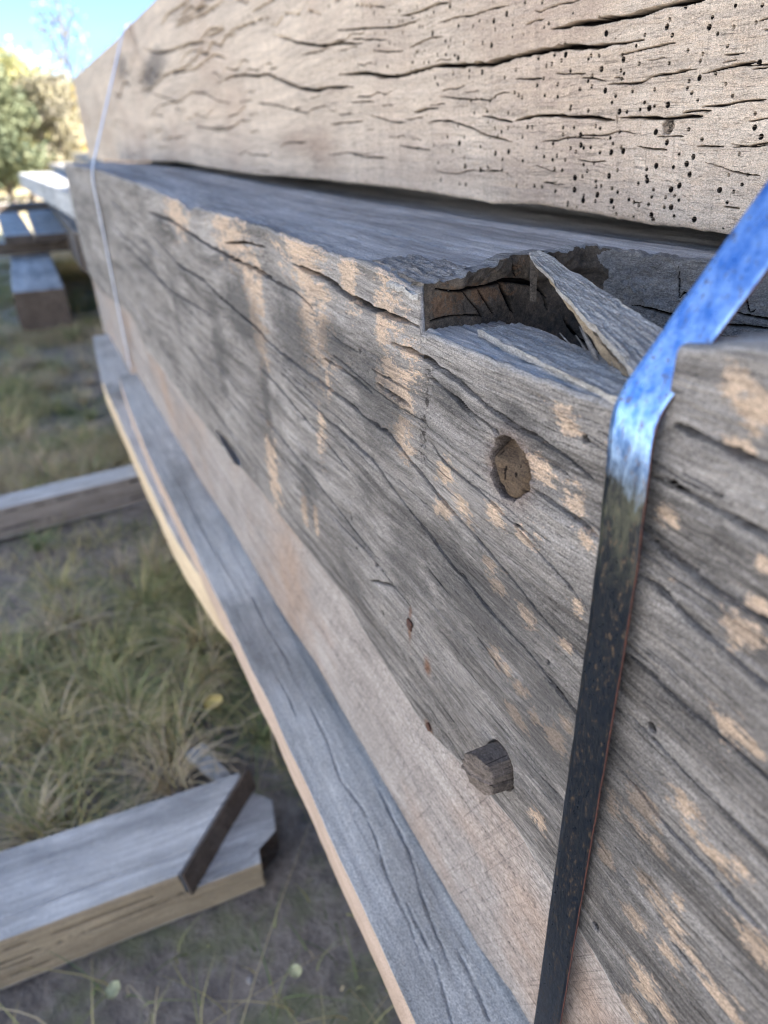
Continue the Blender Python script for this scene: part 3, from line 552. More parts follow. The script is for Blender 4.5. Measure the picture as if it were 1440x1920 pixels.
# torn walls of the notch: one thick ragged skin turning the far corner
path = np.array([(-.3728, .0032), (-.3765, .05), (-.3835, .126), (-.372, .139), (-.345, .150), (-.30, .163), (-.25, .185), (-.12, .193), (.3, .196)])
pl = np.r_[0, np.cumsum(np.hypot(*(path[1:] - path[:-1]).T))]
us = np.concatenate([np.arange(0, .33, .0006), np.linspace(.33, pl[-1], 60)])
px = np.interp(us, pl, path[:, 0]); py = np.interp(us, pl, path[:, 1])
k = np.ones(15) / 15
px2 = np.convolve(np.r_[[px[0]] * 7, px, [px[-1]] * 7], k, 'valid'); py2 = np.convolve(np.r_[[py[0]] * 7, py, [py[-1]] * 7], k, 'valid')
px2[:12] = px[:12]; py2[:12] = py[:12]
tx = np.gradient(px2); ty = np.gradient(py2); ln = np.hypot(tx, ty); nxn, nyn = ty / ln, -tx / ln      # points into the notch (+x on the left wall)
U = us[:, None]
ztop = np.interp(us, [0, .02, .05, .06, .10, .13, .15, .2, .3, 1], [-.0775, -.073, -.069, -.066, -.0655, -.0655, -.0685, -.068, -.067, -.067]) + .0014 * vn(us * 130, us * 0, 51) + .001 * vn(us * 420, us * 0, 53)
nv = 190
vv = np.linspace(0, 1, nv)[None, :]
Zw = -.176 + vv * (ztop[:, None] + .176)
dw = .0016 * fbm(U * 60, Zw * 90, 54, 4) + .0007 * fbm(U * 260, Zw * 260, 56, 3)
blk = np.floor(U * 55 + 2 * vn(U * 40, Zw * 90, 57)) * 1.37
left = (U < .128)
over = ss(-.084, -.0775, Zw + .004 * fbm(U * 45, U * 0, 58, 3)) * ss(.004, .022, U) * ss(.150, .128, U)
dw = dw + over * (.005 + .0035 * vn(blk, Zw * 60, 59) + .002 * vn(U * 130, Zw * 200, 61))
rt = ss(.135, .16, U)
dw = dw + rt * (.0022 * fbm(U * 40, Zw * 70, 62, 5, .65) + .0016 * np.abs(vn(U * 130 + 2 * vn(U * 60, Zw * 60, 3), Zw * 90, 64)) - .010 * ss(-.10, -.15, Zw) )
dd = np.zeros_like(dw); aa = np.zeros_like(dw)
wc_ = [(.55, [(22, -76), (34, -89), (44, -102)]), (1.3, [(53, -77), (61, -91), (70, -103)]), (.6, [(35, -78), (45, -91), (54, -102)]),
       (1.5, [(6, -79), (17, -81), (28, -81.5), (47, -82), (56, -79.5), (72, -82), (85, -85), (97, -96)]), (.8, [(83, -80), (93, -94), (98, -105)]), (.6, [(2, -97.5), (21, -96), (44, -100)]),
       (.9, [(110, -76), (115, -87), (112, -100)]), (1.2, [(112, -110), (127, -126), (140, -132)]), (.8, [(60, -70), (66, -78)]), (.7, [(95, -68), (100, -80), (103, -90)]),
       (.5, [(190, -72), (196, -84), (193, -96), (205, -108)]), (.8, [(160, -100), (200, -104), (260, -103)]), (.9, [(215, -110), (260, -113), (320, -112)]), (.4, [(230, -75), (240, -90), (236, -99)]),
       (.5, [(262, -74), (268, -86), (280, -92), (290, -104)]), (.8, [(225, -96), (250, -98), (300, -94)])]
carve(us, Zw, wc_, dd, aa, dmax=.006, seed=9, kd=6)
dw = dw - dd
nv2 = 8                                     # rim folded back over the upper face
Pw = np.stack([px2[:, None] + nxn[:, None] * (dw + .0008), py2[:, None] + nyn[:, None] * (dw + .0008), Zw + 0 * dw], -1)
q = np.linspace(0, 1, nv2 + 1)[None, 1:]
rim_w = (.013 + .004 * np.abs(vn(us * 70, us * 0, 66)))[:, None]
Pr = np.stack([Pw[:, -1:, 0] - nxn[:, None] * q * (rim_w + dw[:, -1:]), Pw[:, -1:, 1] - nyn[:, None] * q * (rim_w + dw[:, -1:]), Pw[:, -1:, 2] + .0006 * np.sin(q * 3) - .0035 * q ** 3], -1)
Pw = np.concatenate([Pw, Pr], 1)
aw = np.concatenate([aa, np.zeros((len(us), nv2))], 1)
rw = np.zeros_like(aw)
uu = us[:, None] + 0 * aw; zz = Pw[..., 2]
tw = .8 * np.exp(-((uu - .045) / .03) ** 2 - ((zz + .086) / .01) ** 2) + .7 * np.exp(-((uu - .012) / .012) ** 2 - ((zz + .088) / .012) ** 2) + .5 * np.exp(-((uu - .07) / .02) ** 2 - ((zz + .07) / .006) ** 2)
wall = mesh_np('torn_notch_wall', Pw, gridq(len(us), nv + nv2), None, mid, {'crack': aw, 'tan': tw, 'mark': rw, 'rust': rw, 'face': rw}, mats=[M_torn])
# back part of that skin is silvered by weather: same mesh, second material along the back run
M_back = wood('silvered_rough_wood', (.40, .385, .37), (.20, .19, .185), tan=(.5, .38, .27), blotch=.55, bump=3.0, fleck=.4)
wall.data.materials.append(M_back)
fm = np.zeros((len(us) - 1, nv + nv2 - 1), np.int32)
jag = .150 + .035 * fbm(Zw[0] * 60, Zw[0] * 0, 71, 3); jag = np.r_[jag, [jag[-1]] * nv2][:-1]
fm[(us[:-1, None] > jag[None, :])] = 1
fm[:, nv - 1:] = 1
wall.data.polygons.foreach_set("material_index", fm.ravel())
wall.data.update()

# slivers lying in and around the notch
lip = qslab('raised_lip_sliver', [(-.3425, .0215, -.0985), (-.205, .001, -.0955), (-.205, .033, -.0955), (-.352, .058, -.1005)], (0, .001, -.0045), 90, 26, M_spl, mid, .0012, 5, .0012)
qslab('broken_splinter', [(-.366, .071, -.0635), (-.196, .012, -.093), (-.209, .047, -.0840), (-.361, .0765, -.0615)], [(0, .001, -.0022), (.0, .002, -.0055)], 170, 40, M_spl, mid, .0010, 12, .0020)
qslab('splinter_underside', [(-.335, .062, -.0705), (-.206, .018, -.0995), (-.214, .036, -.0985), (-.330, .066, -.0705)], [(0, .001, -.002), (.0, .002, -.009)], 80, 10, M_splb, mid, .001, 15, .0015)
qslab('thin_splinter', [(-.357, .066, -.066), (-.349, .0625, -.088), (-.347, .0635, -.088), (-.354, .068, -.066)], (.0012, .001, 0), 20, 4, M_torn, mid, .0004, 18)
qslab('flaked_chip', [(-.448, .006, -.0715), (-.374, .006, -.0765), (-.378, .036, -.0705), (-.440, .034, -.0690)], (0, 0, -.004), 60, 26, M_mid, mid, .0022, 22, .003)
qslab('flaked_chip', [(-.412, -.0012, -.0795), (-.3735, -.0008, -.0815), (-.3755, .022, -.0785), (-.405, .016, -.0755)], (0, 0, -.003), 40, 16, M_spl, mid, .0015, 27, .002)
rg = np.random.RandomState(8)
Vs, Fs = [], []
for k_ in range(150):                         # torn fibres standing in the hollow
    b = np.array([rg.uniform(-.262, -.200), rg.uniform(.030, .040), -.112]); b[1] += (b[0] + .23) * -.15
    L_ = rg.uniform(.010, .030) * (1.2 if k_ % 3 else .7); dr = np.array([-.75 + rg.normal() * .25, .25 + rg.normal() * .3, .75 + rg.normal() * .25]); dr /= np.linalg.norm(dr)
    wv = np.array([.4, .9, 0]) * rg.uniform(.0004, .0013); bend = np.array([-.3, 0, -.5]) * L_ * rg.uniform(0, .5)
    n0 = len(Vs)
    mid_ = b + dr * L_ * .55
    Vs += [b - wv, b + wv, mid_ + wv * .7, mid_ - wv * .7, b + dr * L_ + bend * .5 + wv * .1, b + dr * L_ + bend * .5 - wv * .1]
    th_ = np.array([.0005, -.0002, .0004]); m0 = len(Vs)
    Vs += [v + th_ for v in Vs[n0:n0 + 6]]
    Fs += [(n0, n0 + 1, n0 + 2, n0 + 3), (n0 + 3, n0 + 2, n0 + 4, n0 + 5), (m0 + 3, m0 + 2, m0 + 1, m0), (m0 + 5, m0 + 4, m0 + 2, m0 + 3), (n0 + 1, m0 + 1, m0 + 2, n0 + 2), (n0, n0 + 3, m0 + 3, m0)]
fo = mesh_np('torn_fibres', np.array(Vs), np.array(Fs), M_spl, mid, smooth=False); fo['kind'] = 'stuff'

qslab('raised_chip', [(-1.04, -.004, -.394), (-.93, -.006, -.405), (-.92, .004, -.414), (-1.03, .004, -.403)], (0, .004, -.002), 40, 10, M_spl, mid, .0012, 33, .003)
# broken peg deep in the round hole
aN, rN = 64, 14
A_ = np.linspace(0, 2 * np.pi, aN, endpoint=False)[None, :]; R_ = np.linspace(0.0001, .0168, rN)[:, None]
xx = -.2745 + R_ * np.cos(A_); z_ = -.155 + R_ * np.sin(A_)
yy = .0015 + .0024 * fbm(xx * 130, z_ * 110, 81, 4) + .006 * ss(-.266, -.278, xx) * ss(-.155, -.145, z_) + 0.003 * (R_ / .0168) ** 8
Pp = np.stack([xx, yy, z_ + 0 * A_], -1)
Qp = gridq(rN, aN, True)
mesh_np('broken_peg', Pp, Qp, M_hole, mid, {'crack': .8 * ss(.6, .85, vn(xx * 300, z_ * 160, 83))})

# projecting square peg, charred and split
def peg_mesh():
    base = np.array([(-.0125, -.0005), (-.0105, .0085), (-.002, .0125), (.0075, .0105), (.0120, .0045), (.0125, -.0075), (.0065, -.0125), (-.0055, -.0118)])
    # finer outline
    m = 200; t = np.linspace(0, len(base), m, endpoint=False); i = t.astype(int); f = (t - i)[:, None]
    f = np.clip((f - .03) / .94, 0, 1)
    base = base * np.array([1.06, 1.2]); out = base[i] * (1 - f) + base[(i + 1) % len(base)] * f
    nl = 40; rows = []
    for kk in range(nl + 12):
        s = min(kk / (nl - 1), 1.0)
        y = .012 - s * .029
        sc = 1.0 - .05 * s
        o = out * sc
        if kk >= nl: sc2 = 1 - (kk - nl + 1) / 12.0; o = out * .95 * max(sc2, .001); y -= .0022 * (1 - sc2 ** 2)
        an = np.arctan2(o[:, 1], o[:, 0]); rr = np.hypot(o[:, 0], o[:, 1])
        dr_ = .00022 * vn(an * 26, np.full(m, s * 2.), 91) + .00012 * vn(an * 60, np.full(m, s * 3.), 92)
        # split running along the length
        for a0 in (-.2, 2.6):
            dr_ = dr_ - .0042 * np.exp(-((an - a0 - .12 * s) / .075) ** 2)
        o = o * (1 + dr_ / (rr + 1e-4))[:, None] if kk < nl else o
        lean = .0015 * s
        slant = .30 * o[:, 0] * s           # whittled end is not square
        yy_ = y + slant + (.0007 * vn(o[:, 0] * 500, o[:, 1] * 260, 93) - .0022 * np.exp(-((o[:, 1] + .0012 - .1 * o[:, 0]) / .0009) ** 2) if kk >= nl - 1 else 0)
        rows.append(np.stack([o[:, 0] - lean, yy_ + 0 * o[:, 0], o[:, 1]], -1))
    V = np.stack(rows); return V, gridq(len(rows), m, True)
V, Q = peg_mesh()
pan = np.arctan2(V[..., 2], V[..., 0]); psv = np.clip(np.arange(V.shape[0]) / 39., 0, 1)[:, None]
pck = np.exp(-((pan + .2 - .12 * psv) / .06) ** 2) + np.exp(-((pan - 1.25) / .03) ** 2) * (psv > .4) * .6
pck = np.where(np.arange(V.shape[0])[:, None] >= 39, np.maximum(pck * .5, np.exp(-((V[..., 2] + .0022 - .12 * V[..., 0]) / .0007) ** 2)), pck)
mesh_np('square_peg', V + np.array([-.2635, 0, -.3625]), Q, M_peg, mid, {'crack': np.clip(pck, 0, 1)}, smooth=True)

def nail(x, z, r):
    V, Q = [], []
    m = 12; rr = np.random.RandomState(int(abs(x) * 1e5)); jr = 1 + .18 * rr.normal(size=m)
    for y, s in ((.004, .35), (-.0012, .38), (-.0014, 1.0), (-.0026, .95), (-.0031, .5), (-.0032, .02)):
        for k_ in range(m):
            a_ = 2 * math.pi * k_ / m; V.append((x + r * s * jr[k_] * math.cos(a_), y, z + r * s * jr[k_] * math.sin(a_) * 1.05))
    return mesh_np('rusty_nail', np.array(V), gridq(6, m, True), M_rust, mid, smooth=False)
nail(-.3876, -.3315, .0042); nail(-.3575, -.4115, .0035)

# ================================================================== UPPER TIMBER (worm-eaten)
TY = .22
upper = root('worm_eaten_timber', 'pale tan upper timber peppered with wormholes and long wavy cracks, top of the stack', 'timber', 'timbers of the strapped stack')
xt = with_tail(np.concatenate([geo(-4.75, -1.1, .0022, ref=.3)[:-1], geo(-1.1, -.30, .0009, ref=.2)]), 1.2)
_tb = I(TB)
def zb_top(x): return _tb(x) + .0018 * fbm(x * 9, x * 0 + 3, 101, 5, .6) + .0005 * vn(x * 250, x * 0, 102)
def zt_top(x): return np.interp(x, [-5, -4.6, -3, -1.5, 1], [.335, .338, .322, .322, .33]) + .004 * fbm(x * 2, x * 0 + 3, 104, 4)
rh = np.random.RandomState(11)
holes = [list(h) for h in HOLES]
while len(holes) < 480:
    x = -rh.uniform(.33, 1.45); z = rh.uniform(-.05, .33)
    if rh.rand() > np.interp(-x, [.3, .8, 1.1, 1.5], [1, .7, .3, .05]): continue
    if z < .055 and -x < .80: continue
    if min(math.hypot(h[0] / 1000 - x, h[1] / 1000 - z) for h in holes) < .006: continue
    holes.append([x * 1000, z * 1000, rh.uniform(.6, 1.2)])
crk_top = list(CT) + rand_cracks(23, 34, -3.6, -.34, -.04, .12, .05, .2, .4, .8, slope=.01, wav=.007) + rand_cracks(24, 40, -1.6, -.34, -.05, .12, .02, .06, .35, .6, slope=.0, wav=.003) \
    + rand_cracks(25, 22, -3.6, -1.0, .12, .30, .08, .3, .6, 1.4, wav=.012)
def front_top(xs_, Z):
    X = xs_[:, None]; d = np.zeros_like(Z); a = np.zeros_like(Z)
    if Z.shape[1] > 50:
        carve(xs_, Z, crk_top, d, a, dmax=.022, seed=6, wmin=.42)
        for hx, hz, hr in holes:
            hx, hz, hr = hx / 1000, hz / 1000, hr / 1000 * 1.0
            i0, i1 = np.searchsorted(xs_, [hx - 2 * hr, hx + 2 * hr])
            if i1 <= i0: continue
            q0 = np.hypot(xs_[i0:i1, None] - hx, Z[i0:i1] - hz); q = ss(hr * 1.04, hr * .84, q0); qa = ss(hr * 1.30, hr * 1.08, q0)
            np.maximum(d[i0:i1], q * .012, out=d[i0:i1]); np.maximum(a[i0:i1], qa, out=a[i0:i1])
        # small dead knot
        rr = np.hypot(X + .4164, (Z - .0022)) ; an = np.arctan2(Z - .0022, X + .4164)
        kn = ss(.0062, .0048, rr * (1 + .12 * vn(an * 3 + 9, an * 0, 6))); d = np.maximum(d, kn * (.0022 + .0018 * vn(rr * 1300, an * 2, 7))); a[:] = np.maximum(a, kn * (.55 + .35 * vn(rr * 1500, an * 1.5, 8)))
    w = .0035 * fbm(X * 1.8, Z * 6, 111, 3) + .0009 * fbm(X * 7, Z * 40, 112, 4) + .0004 * fbm(X * 10, Z * 300, 113, 3) + .00025 * vn(X * 300 + Z * 30, Z * 7, 114)
    return d + w, a
def extra_top(X, Y, Z, kind):
    t = .45 * ss(-1.1, -.5, X) + .0 * X
    t = t + .35 * np.exp(-((X + .5) / .12) ** 2 - ((Z - .0) / .05) ** 2)
    mk = .9 * np.exp(-((X + 2.35) / .28) ** 2 - ((Z - .19 - .1 * (X + 2.3)) / .05) ** 2) + .75 * np.exp(-((X + 2.9) / .2) ** 2 - ((Z - .24) / .05) ** 2) + .8 * np.exp(-((X + 1.12) / .045) ** 2 - ((Z + .02) / .03) ** 2) * 0.6
    return {'tan': t, 'mark': mk, 'rust': .45 * np.exp(-((X + 1.08) / .06) ** 2 - ((Z + .012) / .03) ** 2) + .4 * np.exp(-((X + 1.2) / .09) ** 2 - ((Z + .0) / .02) ** 2)}
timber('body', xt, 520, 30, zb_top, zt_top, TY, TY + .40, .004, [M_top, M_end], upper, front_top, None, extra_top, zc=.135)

# ================================================================== LOWER TIMBER
lower = root('brown_timber', 'smooth pinkish brown timber directly under the notched grey one', 'timber', 'timbers of the strapped stack')
x3 = with_tail(geo(-3.25, -.15, .006), 1.0)
_l3 = I([(-3300, -700)] + [tuple(p) for p in L3] + [(-150, -592), (1000, -592)])
def z3t(x): return _zb(np.maximum(x, -3.4)) - .003
def z3b(x): return _l3(x) + .0016 * fbm(x * 8, x * 0, 121, 4) + .0007 * vn(x * 60, x * 0, 3)
def front3(xs_, Z):
    X = xs_[:, None]; d = np.zeros_like(Z); a = np.zeros_like(Z)
    if Z.shape[1] > 30: carve(xs_, Z, rand_cracks(31, 14, -2.6, -.25, -.58, -.44, .2, .6, .5, .9, slope=-.05), d, a, dmax=.004, seed=12)
    return d + .002 * fbm(X * 3, Z * 8, 122, 3) + .0005 * fbm(X * 12, Z * 90, 123, 3), a
timber('body', x3, 130, 8, z3b, z3t, .006, .32, .002, [M_l3, M_end], lower, front3)

# ================================================================== PLANKS UNDER IT
plank = root('silver_plank', 'near grey plank with fresh tan sawn edge jutting out below the brown timber', 'plank', 'planks under the strapped stack')
xp = with_tail(geo(-2.20, -.18, .0032), 1.0)
_pe = I([(-2200, -46), (-1900, -60), (-1500, -67), (-1000, -65), (-600, -64), (-300, -67), (1000, -68)])
def plank_mesh(name, xs_, ye, zt, th, mats, parent, seed, y1=.33, cr=(), side=1):
    nT, nS = 210, 14
    X = xs_[:, None]
    e = ye(xs_) + .0014 * fbm(xs_ * 14, xs_ * 0, seed, 4)
    yt = e[:, None] + np.linspace(0, 1, nT)[None, :] ** 1.25 * (y1 - e[:, None])
    d = np.zeros_like(yt); a = np.zeros_like(yt)
    if len(cr): carve(xs_, yt, cr, d, a, dmax=.003, seed=seed, jit=.3, kd=1.2, wmin=1.1); a *= .38
    z = zt(xs_)[:, None] + .0012 * fbm(X * 4, yt * 30, seed + 1, 4) + .0005 * fbm(X * 10, yt * 170, seed + 2, 3) - d
    zs = zt(xs_)[:, None] - .0015 - np.linspace(0, 1, nS)[None, ::-1] * th
    ys = e[:, None] - .0008 + .0008 * fbm(X * 9, zs * 60, seed + 3, 3) + .0012
    zb_ = zs[:, :1] + 0 * np.zeros((len(xs_), 2)); yb_ = np.concatenate([np.full((len(xs_), 1), y1), np.full((len(xs_), 1), (y1 + e.mean()) / 2)], 1)
    Y = np.concatenate([ys, yt, yb_], 1); Z = np.concatenate([zs, z, zb_], 1)
    V = np.stack([np.broadcast_to(X, Y.shape), Y, Z], -1); nr = Y.shape[1]
    Q = gridq(len(xs_), nr, True)[:, ::-1]
    mi = np.zeros((len(xs_) - 1, nr), np.int32); mi[:, :nS - 1] = 1
    at = np.zeros_like(Y); at[:, nS:nS + nT] = a
    o = mesh_np(name, V, Q, None, parent, {'crack': at, 'tan': 0 * at}, mats=mats, midx=mi.ravel())
    bm_cap(o, len(xs_), nr, 1)
    return o
pc = [(.8, [(-640, -20), (-560, -22), (-500, -30), (-455, -24), (-420, -26), (-380, -34), (-330, -36), (-290, -42)]),
      (.9, [(-480, 2), (-430, -2), (-390, -4), (-350, -14), (-310, -20), (-270, -23)]),
      (.7, [(-700, -40), (-640, -38), (-600, -42)]), (.9, [(-1400, -30), (-1100, -36), (-900, -30)]), (.7, [(-900, -15), (-800, -20), (-700, -16)]),
      (.6, [(-350, -30), (-290, -32), (-240, -44)]), (.6, [(-300, -10), (-260, -12), (-220, -18)])]
plank_mesh('board', xp, _pe, lambda x: np.interp(x, [-2.2, 1], [-.606, -.5985]), .052, [M_plank, M_pside], plank, 131, cr=pc)
plank2 = root('yellow_edged_plank', 'longer plank with pale yellow edge below the near plank, reaching farthest', 'plank', 'planks under the strapped stack')
xq = geo(-3.02, -.80, .006)
plank_mesh('board', xq, lambda x: np.interp(x, [-3.02, -2.4, -1.55, -1.2, -1.0, -.8], [-.055, -.088, -.083, -.077, -.058, -.02]), lambda x: np.interp(x, [-3.02, -1.2], [-.662, -.657]), .075, [M_plank, M_pside2], plank2, 141)

# ================================================================== generic squared timbers
def squared(name, label, cat, loc, yaw, L_, Wd, H_, mats, group=None, seed=1, n=160, wav=.003, parent=None, tilt=0, cracks=8, lap=None):
    """squared timber with its corner at loc, grain along its own x"""
    e = root(name, label, cat, group, loc) if parent is None else parent
    e.rotation_euler = (0, tilt, yaw)
    xs_ = np.linspace(0, L_, n)
    zt_ = lambda x: np.full_like(x, H_) + wav * fbm(x * 5, x * 0 + seed, seed, 4)
    zb_ = lambda x: 0 * x + wav * .5 * fbm(x * 5, x * 0 + seed, seed + 1, 3)
    rc = np.random.RandomState(seed); cs = []
    for _ in range(cracks):
        x = rc.uniform(0, L_ * .8); l = rc.uniform(.1, .5) * L_; z = rc.uniform(.1, .9)
        cs.append((rc.uniform(.8, 1.8), [(1000 * (x + l * k_ / 5), 1000 * (z * H_ + .006 * (rc.rand() - .5))) for k_ in range(6)]))
    def fr(x_, Z):
        X = x_[:, None]; d = np.zeros_like(Z); a = np.zeros_like(Z)
        if Z.shape[1] > 15: carve(x_, Z, cs, d, a, dmax=.006, seed=seed)
        return d + wav * fbm(X * 4, Z * 12, seed + 2, 4), a
    def tp(X, Y, ZT_):
        z = ZT_ + wav * .6 * fbm(X * 6, Y * 50, seed + 3, 4)
        for k_ in range(3):
            c_ = Wd * (.2 + .3 * k_) + .012 * fbm(X * 3, X * 0, seed + 20 + k_, 3)
            z = z - .004 * np.exp(-((Y - c_) / .002) ** 2) * ss(-.2, .3, vn(X * 3 + k_, X * 0, seed + 30))
        if lap is not None: z = np.where(lap(X, Y), z - .042, z)
        return z
    o = timber('body', xs_, 26, 70, zb_, zt_, 0, Wd, min(.006, H_ * .1), mats[:2], e, fr, tp)
    if len(mats) > 2:      # separate look for the sides
        o.data.materials.append(mats[2]); nr = 26 + 4 + 70 + 5 + 12 + 3
        mi = np.zeros((n - 1, nr), np.int32); mi[:, :28] = 2; mi[:, 100:105] = 2
        full = np.zeros(len(o.data.polygons), np.int32); full[:mi.size] = mi.ravel(); full[mi.size:] = 1
        o.data.polygons.foreach_set("material_index", full); o.data.update()
    return e

GZ = -1.05
# near sleeper: runs out from under the stack towards the lower left
dirv = np.array([-.7405 + .7525, -.2037 + .4514]); yaw1 = math.atan2(-dirv[1], -dirv[0])
# local x points away from the stack; local y to the far side
def put_sleeper():
    # frame: origin near corner of the end, x -> away from stack
    u = -dirv / np.linalg.norm(dirv)             # (~-.05,-1)
    v = np.array([u[1], -u[0]])                  # left-hand normal pointing to -x
    org = np.array([-.7275, -.045])
    e = root('sleeper_timber', 'short grey sleeper with a lapped angled end lying on the ground, lower left corner', 'timber', 'sleepers under the stack')
    # mirror so that the face towards the camera is local y=0: local x = direction towards the stack
    e.rotation_euler = (0, 0, math.atan2(dirv[1], dirv[0]))
    Ln = 1.25
    st = org + u * Ln
    e.location = (st[0], st[1], GZ)
    dn = dirv / np.linalg.norm(dirv)
    H_, Wd, n = .100, .158, 300
    lapx = Ln - .165                              # lap begins here on the near side
    def lapf(X, Y): return X > lapx + Y * .86
    xs_ = np.linspace(0, Ln, n)
    o = squared('sleeper_timber', '', '', (0, 0, 0), 0, Ln, Wd, H_, [M_slp, M_end, M_slps], seed=201, n=n, parent=e, lap=lapf)
    e.rotation_euler = (0, 0, math.atan2(dirv[1], dirv[0]))
    # shape the end: splayed on plan
    me = o.children[0].data; co = np.zeros(len(me.vertices) * 3, np.float32); me.vertices.foreach_get("co", co); co = co.reshape(-1, 3)
    sh = ss(Ln - .35, Ln, co[:, 0])
    k0 = np.interp(co[:, 1], [0, .05, .11, Wd], [-.085, -.01, .0, -.045])
    co[:, 0] += sh * k0 * ss(Ln - .05, Ln, co[:, 0])
    fr_ = (co[:, 1] < .0059) & (co[:, 0] > lapx)
    co[fr_, 2] *= (H_ - .042) / H_
    me.vertices.foreach_set("co", co.ravel()); me.update()
    # dark sawn riser of the lap
    a0 = np.array([lapx + .0005, -.0006]); b0 = np.array([lapx + .86 * Wd, Wd])
    return e, lapx, Wd, H_
s1, lapx, Wd1, H1 = put_sleeper()
dd_ = np.array([.86, 1.0]); dd_ /= np.linalg.norm(dd_); nn = np.array([dd_[1], -dd_[0]])
rs_ = qslab('sawn_lap_riser', [(lapx + nn[0] * .004, nn[1] * .004 + .001, H1 - .0005), (lapx + .86 * Wd1 + nn[0] * .004, Wd1 + nn[1] * .004, H1 - .0005), (lapx + .86 * Wd1 + nn[0] * .013, Wd1 + nn[1] * .013, H1 - .044), (lapx + nn[0] * .013, nn[1] * .013 + .001, H1 - .044)],
            (-.004 * nn[0], -.004 * nn[1], 0), 30, 8, M_end, s1, .0006, 5)

squared('sleeper_timber', 'second sleeper crossing left of the stack in the grass, bright narrow top and dark side', 'timber', (-2.118, -1.25, GZ), math.atan2(1, -.09), 1.75, .112, .102, [M_slp, M_end, M_slp2], 'sleepers under the stack', 211, 200)
for k_, (z_, h_, lb) in enumerate([(GZ, .45, 'lowest'), (GZ + .455, .36, 'middle'), (GZ + .82, .33, 'topmost')]):  # hidden stack added to keep sun off the ground at left
    squared('shade_timber', '%s timber of an unseen stack added to shade the ground' % lb, 'timber', (-7.4 + .1 * k_, 1.05, z_), 0, 9.0, .5, h_, [M_pile, M_end], 'added shade timbers behind the stack', 261 + k_, 60)
for k_, (z_, h_) in enumerate([(GZ, .52), (GZ + .53, .50), (GZ + 1.04, .50), (GZ + 1.55, .48)]):  # unseen pale stack added to bounce sunlight onto the shaded faces
    squared('bounce_timber', '%s of the pale timbers added unseen behind the camera to bounce sunlight' % ('lowest', 'second', 'third', 'topmost')[k_], 'timber', (-4.6 + .15 * k_, -4.1, z_), 0, 8.5, 1.0, h_, [M_pale, M_pale], 'added bounce timbers behind the camera', 271 + k_, 60)
# supports hidden below the stack
squared('bearer_timber', 'heavy bearer timber on the ground under the planks, deep in shade', 'timber', (-2.95, .03, -.95), 0, 3.9, .30, .215, [M_l3, M_end], 'timbers of the strapped stack', 215, 120)
for x_, tx_ in ((-2.9, 'far'), (.35, 'near')):
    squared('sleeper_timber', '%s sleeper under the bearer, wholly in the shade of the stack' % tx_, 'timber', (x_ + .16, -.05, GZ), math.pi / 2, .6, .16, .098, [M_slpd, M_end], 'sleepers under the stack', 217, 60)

# ================================================================== the pile beyond the far end
squared('square_log', 'thick square log with dark cut end facing the viewer, on the grass at left', 'timber', (-8.2, -.36, GZ + .0), 0, 3.22, .30, .285, [M_slp, M_end], 'timbers of the far pile', 221, 200, .005)
squared('cross_timber', 'dark brown crosswise timber resting on the square log at the left edge', 'timber', (-6.75, -1.5, -.757), math.pi / 2 + .02, 2.6, .17, .105, [M_slp, M_end, M_slpd], 'timbers of the far pile', 223, 100)
squared('pile_plank', 'grey plank of the far pile lying lengthwise beside the big beam, right one of two', 'plank', (-9.6, -.14, -.650), 0, 3.05, .25, .06, [M_slp, M_end], 'timbers of the far pile', 225, 80)
squared('pile_plank', 'grey plank of the far pile at the left edge, left one of two', 'plank', (-9.8, -.46, -.650), .03, 3.2, .22, .06, [M_slp, M_end], 'timbers of the far pile', 227, 80)
squared('cross_timber', 'upper crosswise timber of the far pile, brown, behind the two planks', 'timber', (-9.2, -1.6, -.588), math.pi / 2, 3.0, .18, .085, [M_slp, M_end, M_slpd], 'timbers of the far pile', 229, 80)
squared('long_beam', 'long grey beam at left running off behind the stack, its far top sunlit cream', 'timber', (-8.73, -.133, -.330), math.atan(.0425), 4.75, .42, .130, [M_slp, M_end], 'timbers of the far pile', 231, 160, .005)
squared('pile_beam', 'shaded beam carrying the long grey beam, behind the square log', 'timber', (-9.6, .22, -.498), 0, 4.6, .7, .164, [M_slp, M_end, M_slpd], 'timbers of the far pile', 238, 60)
squared('pile_beam', 'sunlit beam end just above the big beam, behind the far end of the stack', 'timber', (-10.5, .25, -.212), 0, 4.2, .35, .07, [M_pile, M_end], 'timbers of the far pile', 233, 60)
squared('pile_beam', 'highest sunlit beam of the far pile, level with the top of the notched timber', 'timber', (-11.5, .62, -.142), 0, 3.5, .55, .10, [M_pile, M_end], 'timbers of the far pile', 235, 60)
squared('pile_beam', 'shaded lower beam of the far pile behind the square log', 'timber', (-9.4, .10, -.762), 0, 3.9, .8, .26, [M_slp, M_end, M_slpd], 'timbers of the far pile', 237, 60)
squared('ground_timber', 'low sunlit timber on the field beyond the far pile', 'timber', (-19.5, -1.5, GZ), math.pi / 2, 1.9, .35, .14, [M_pile, M_end], None, 239, 50)

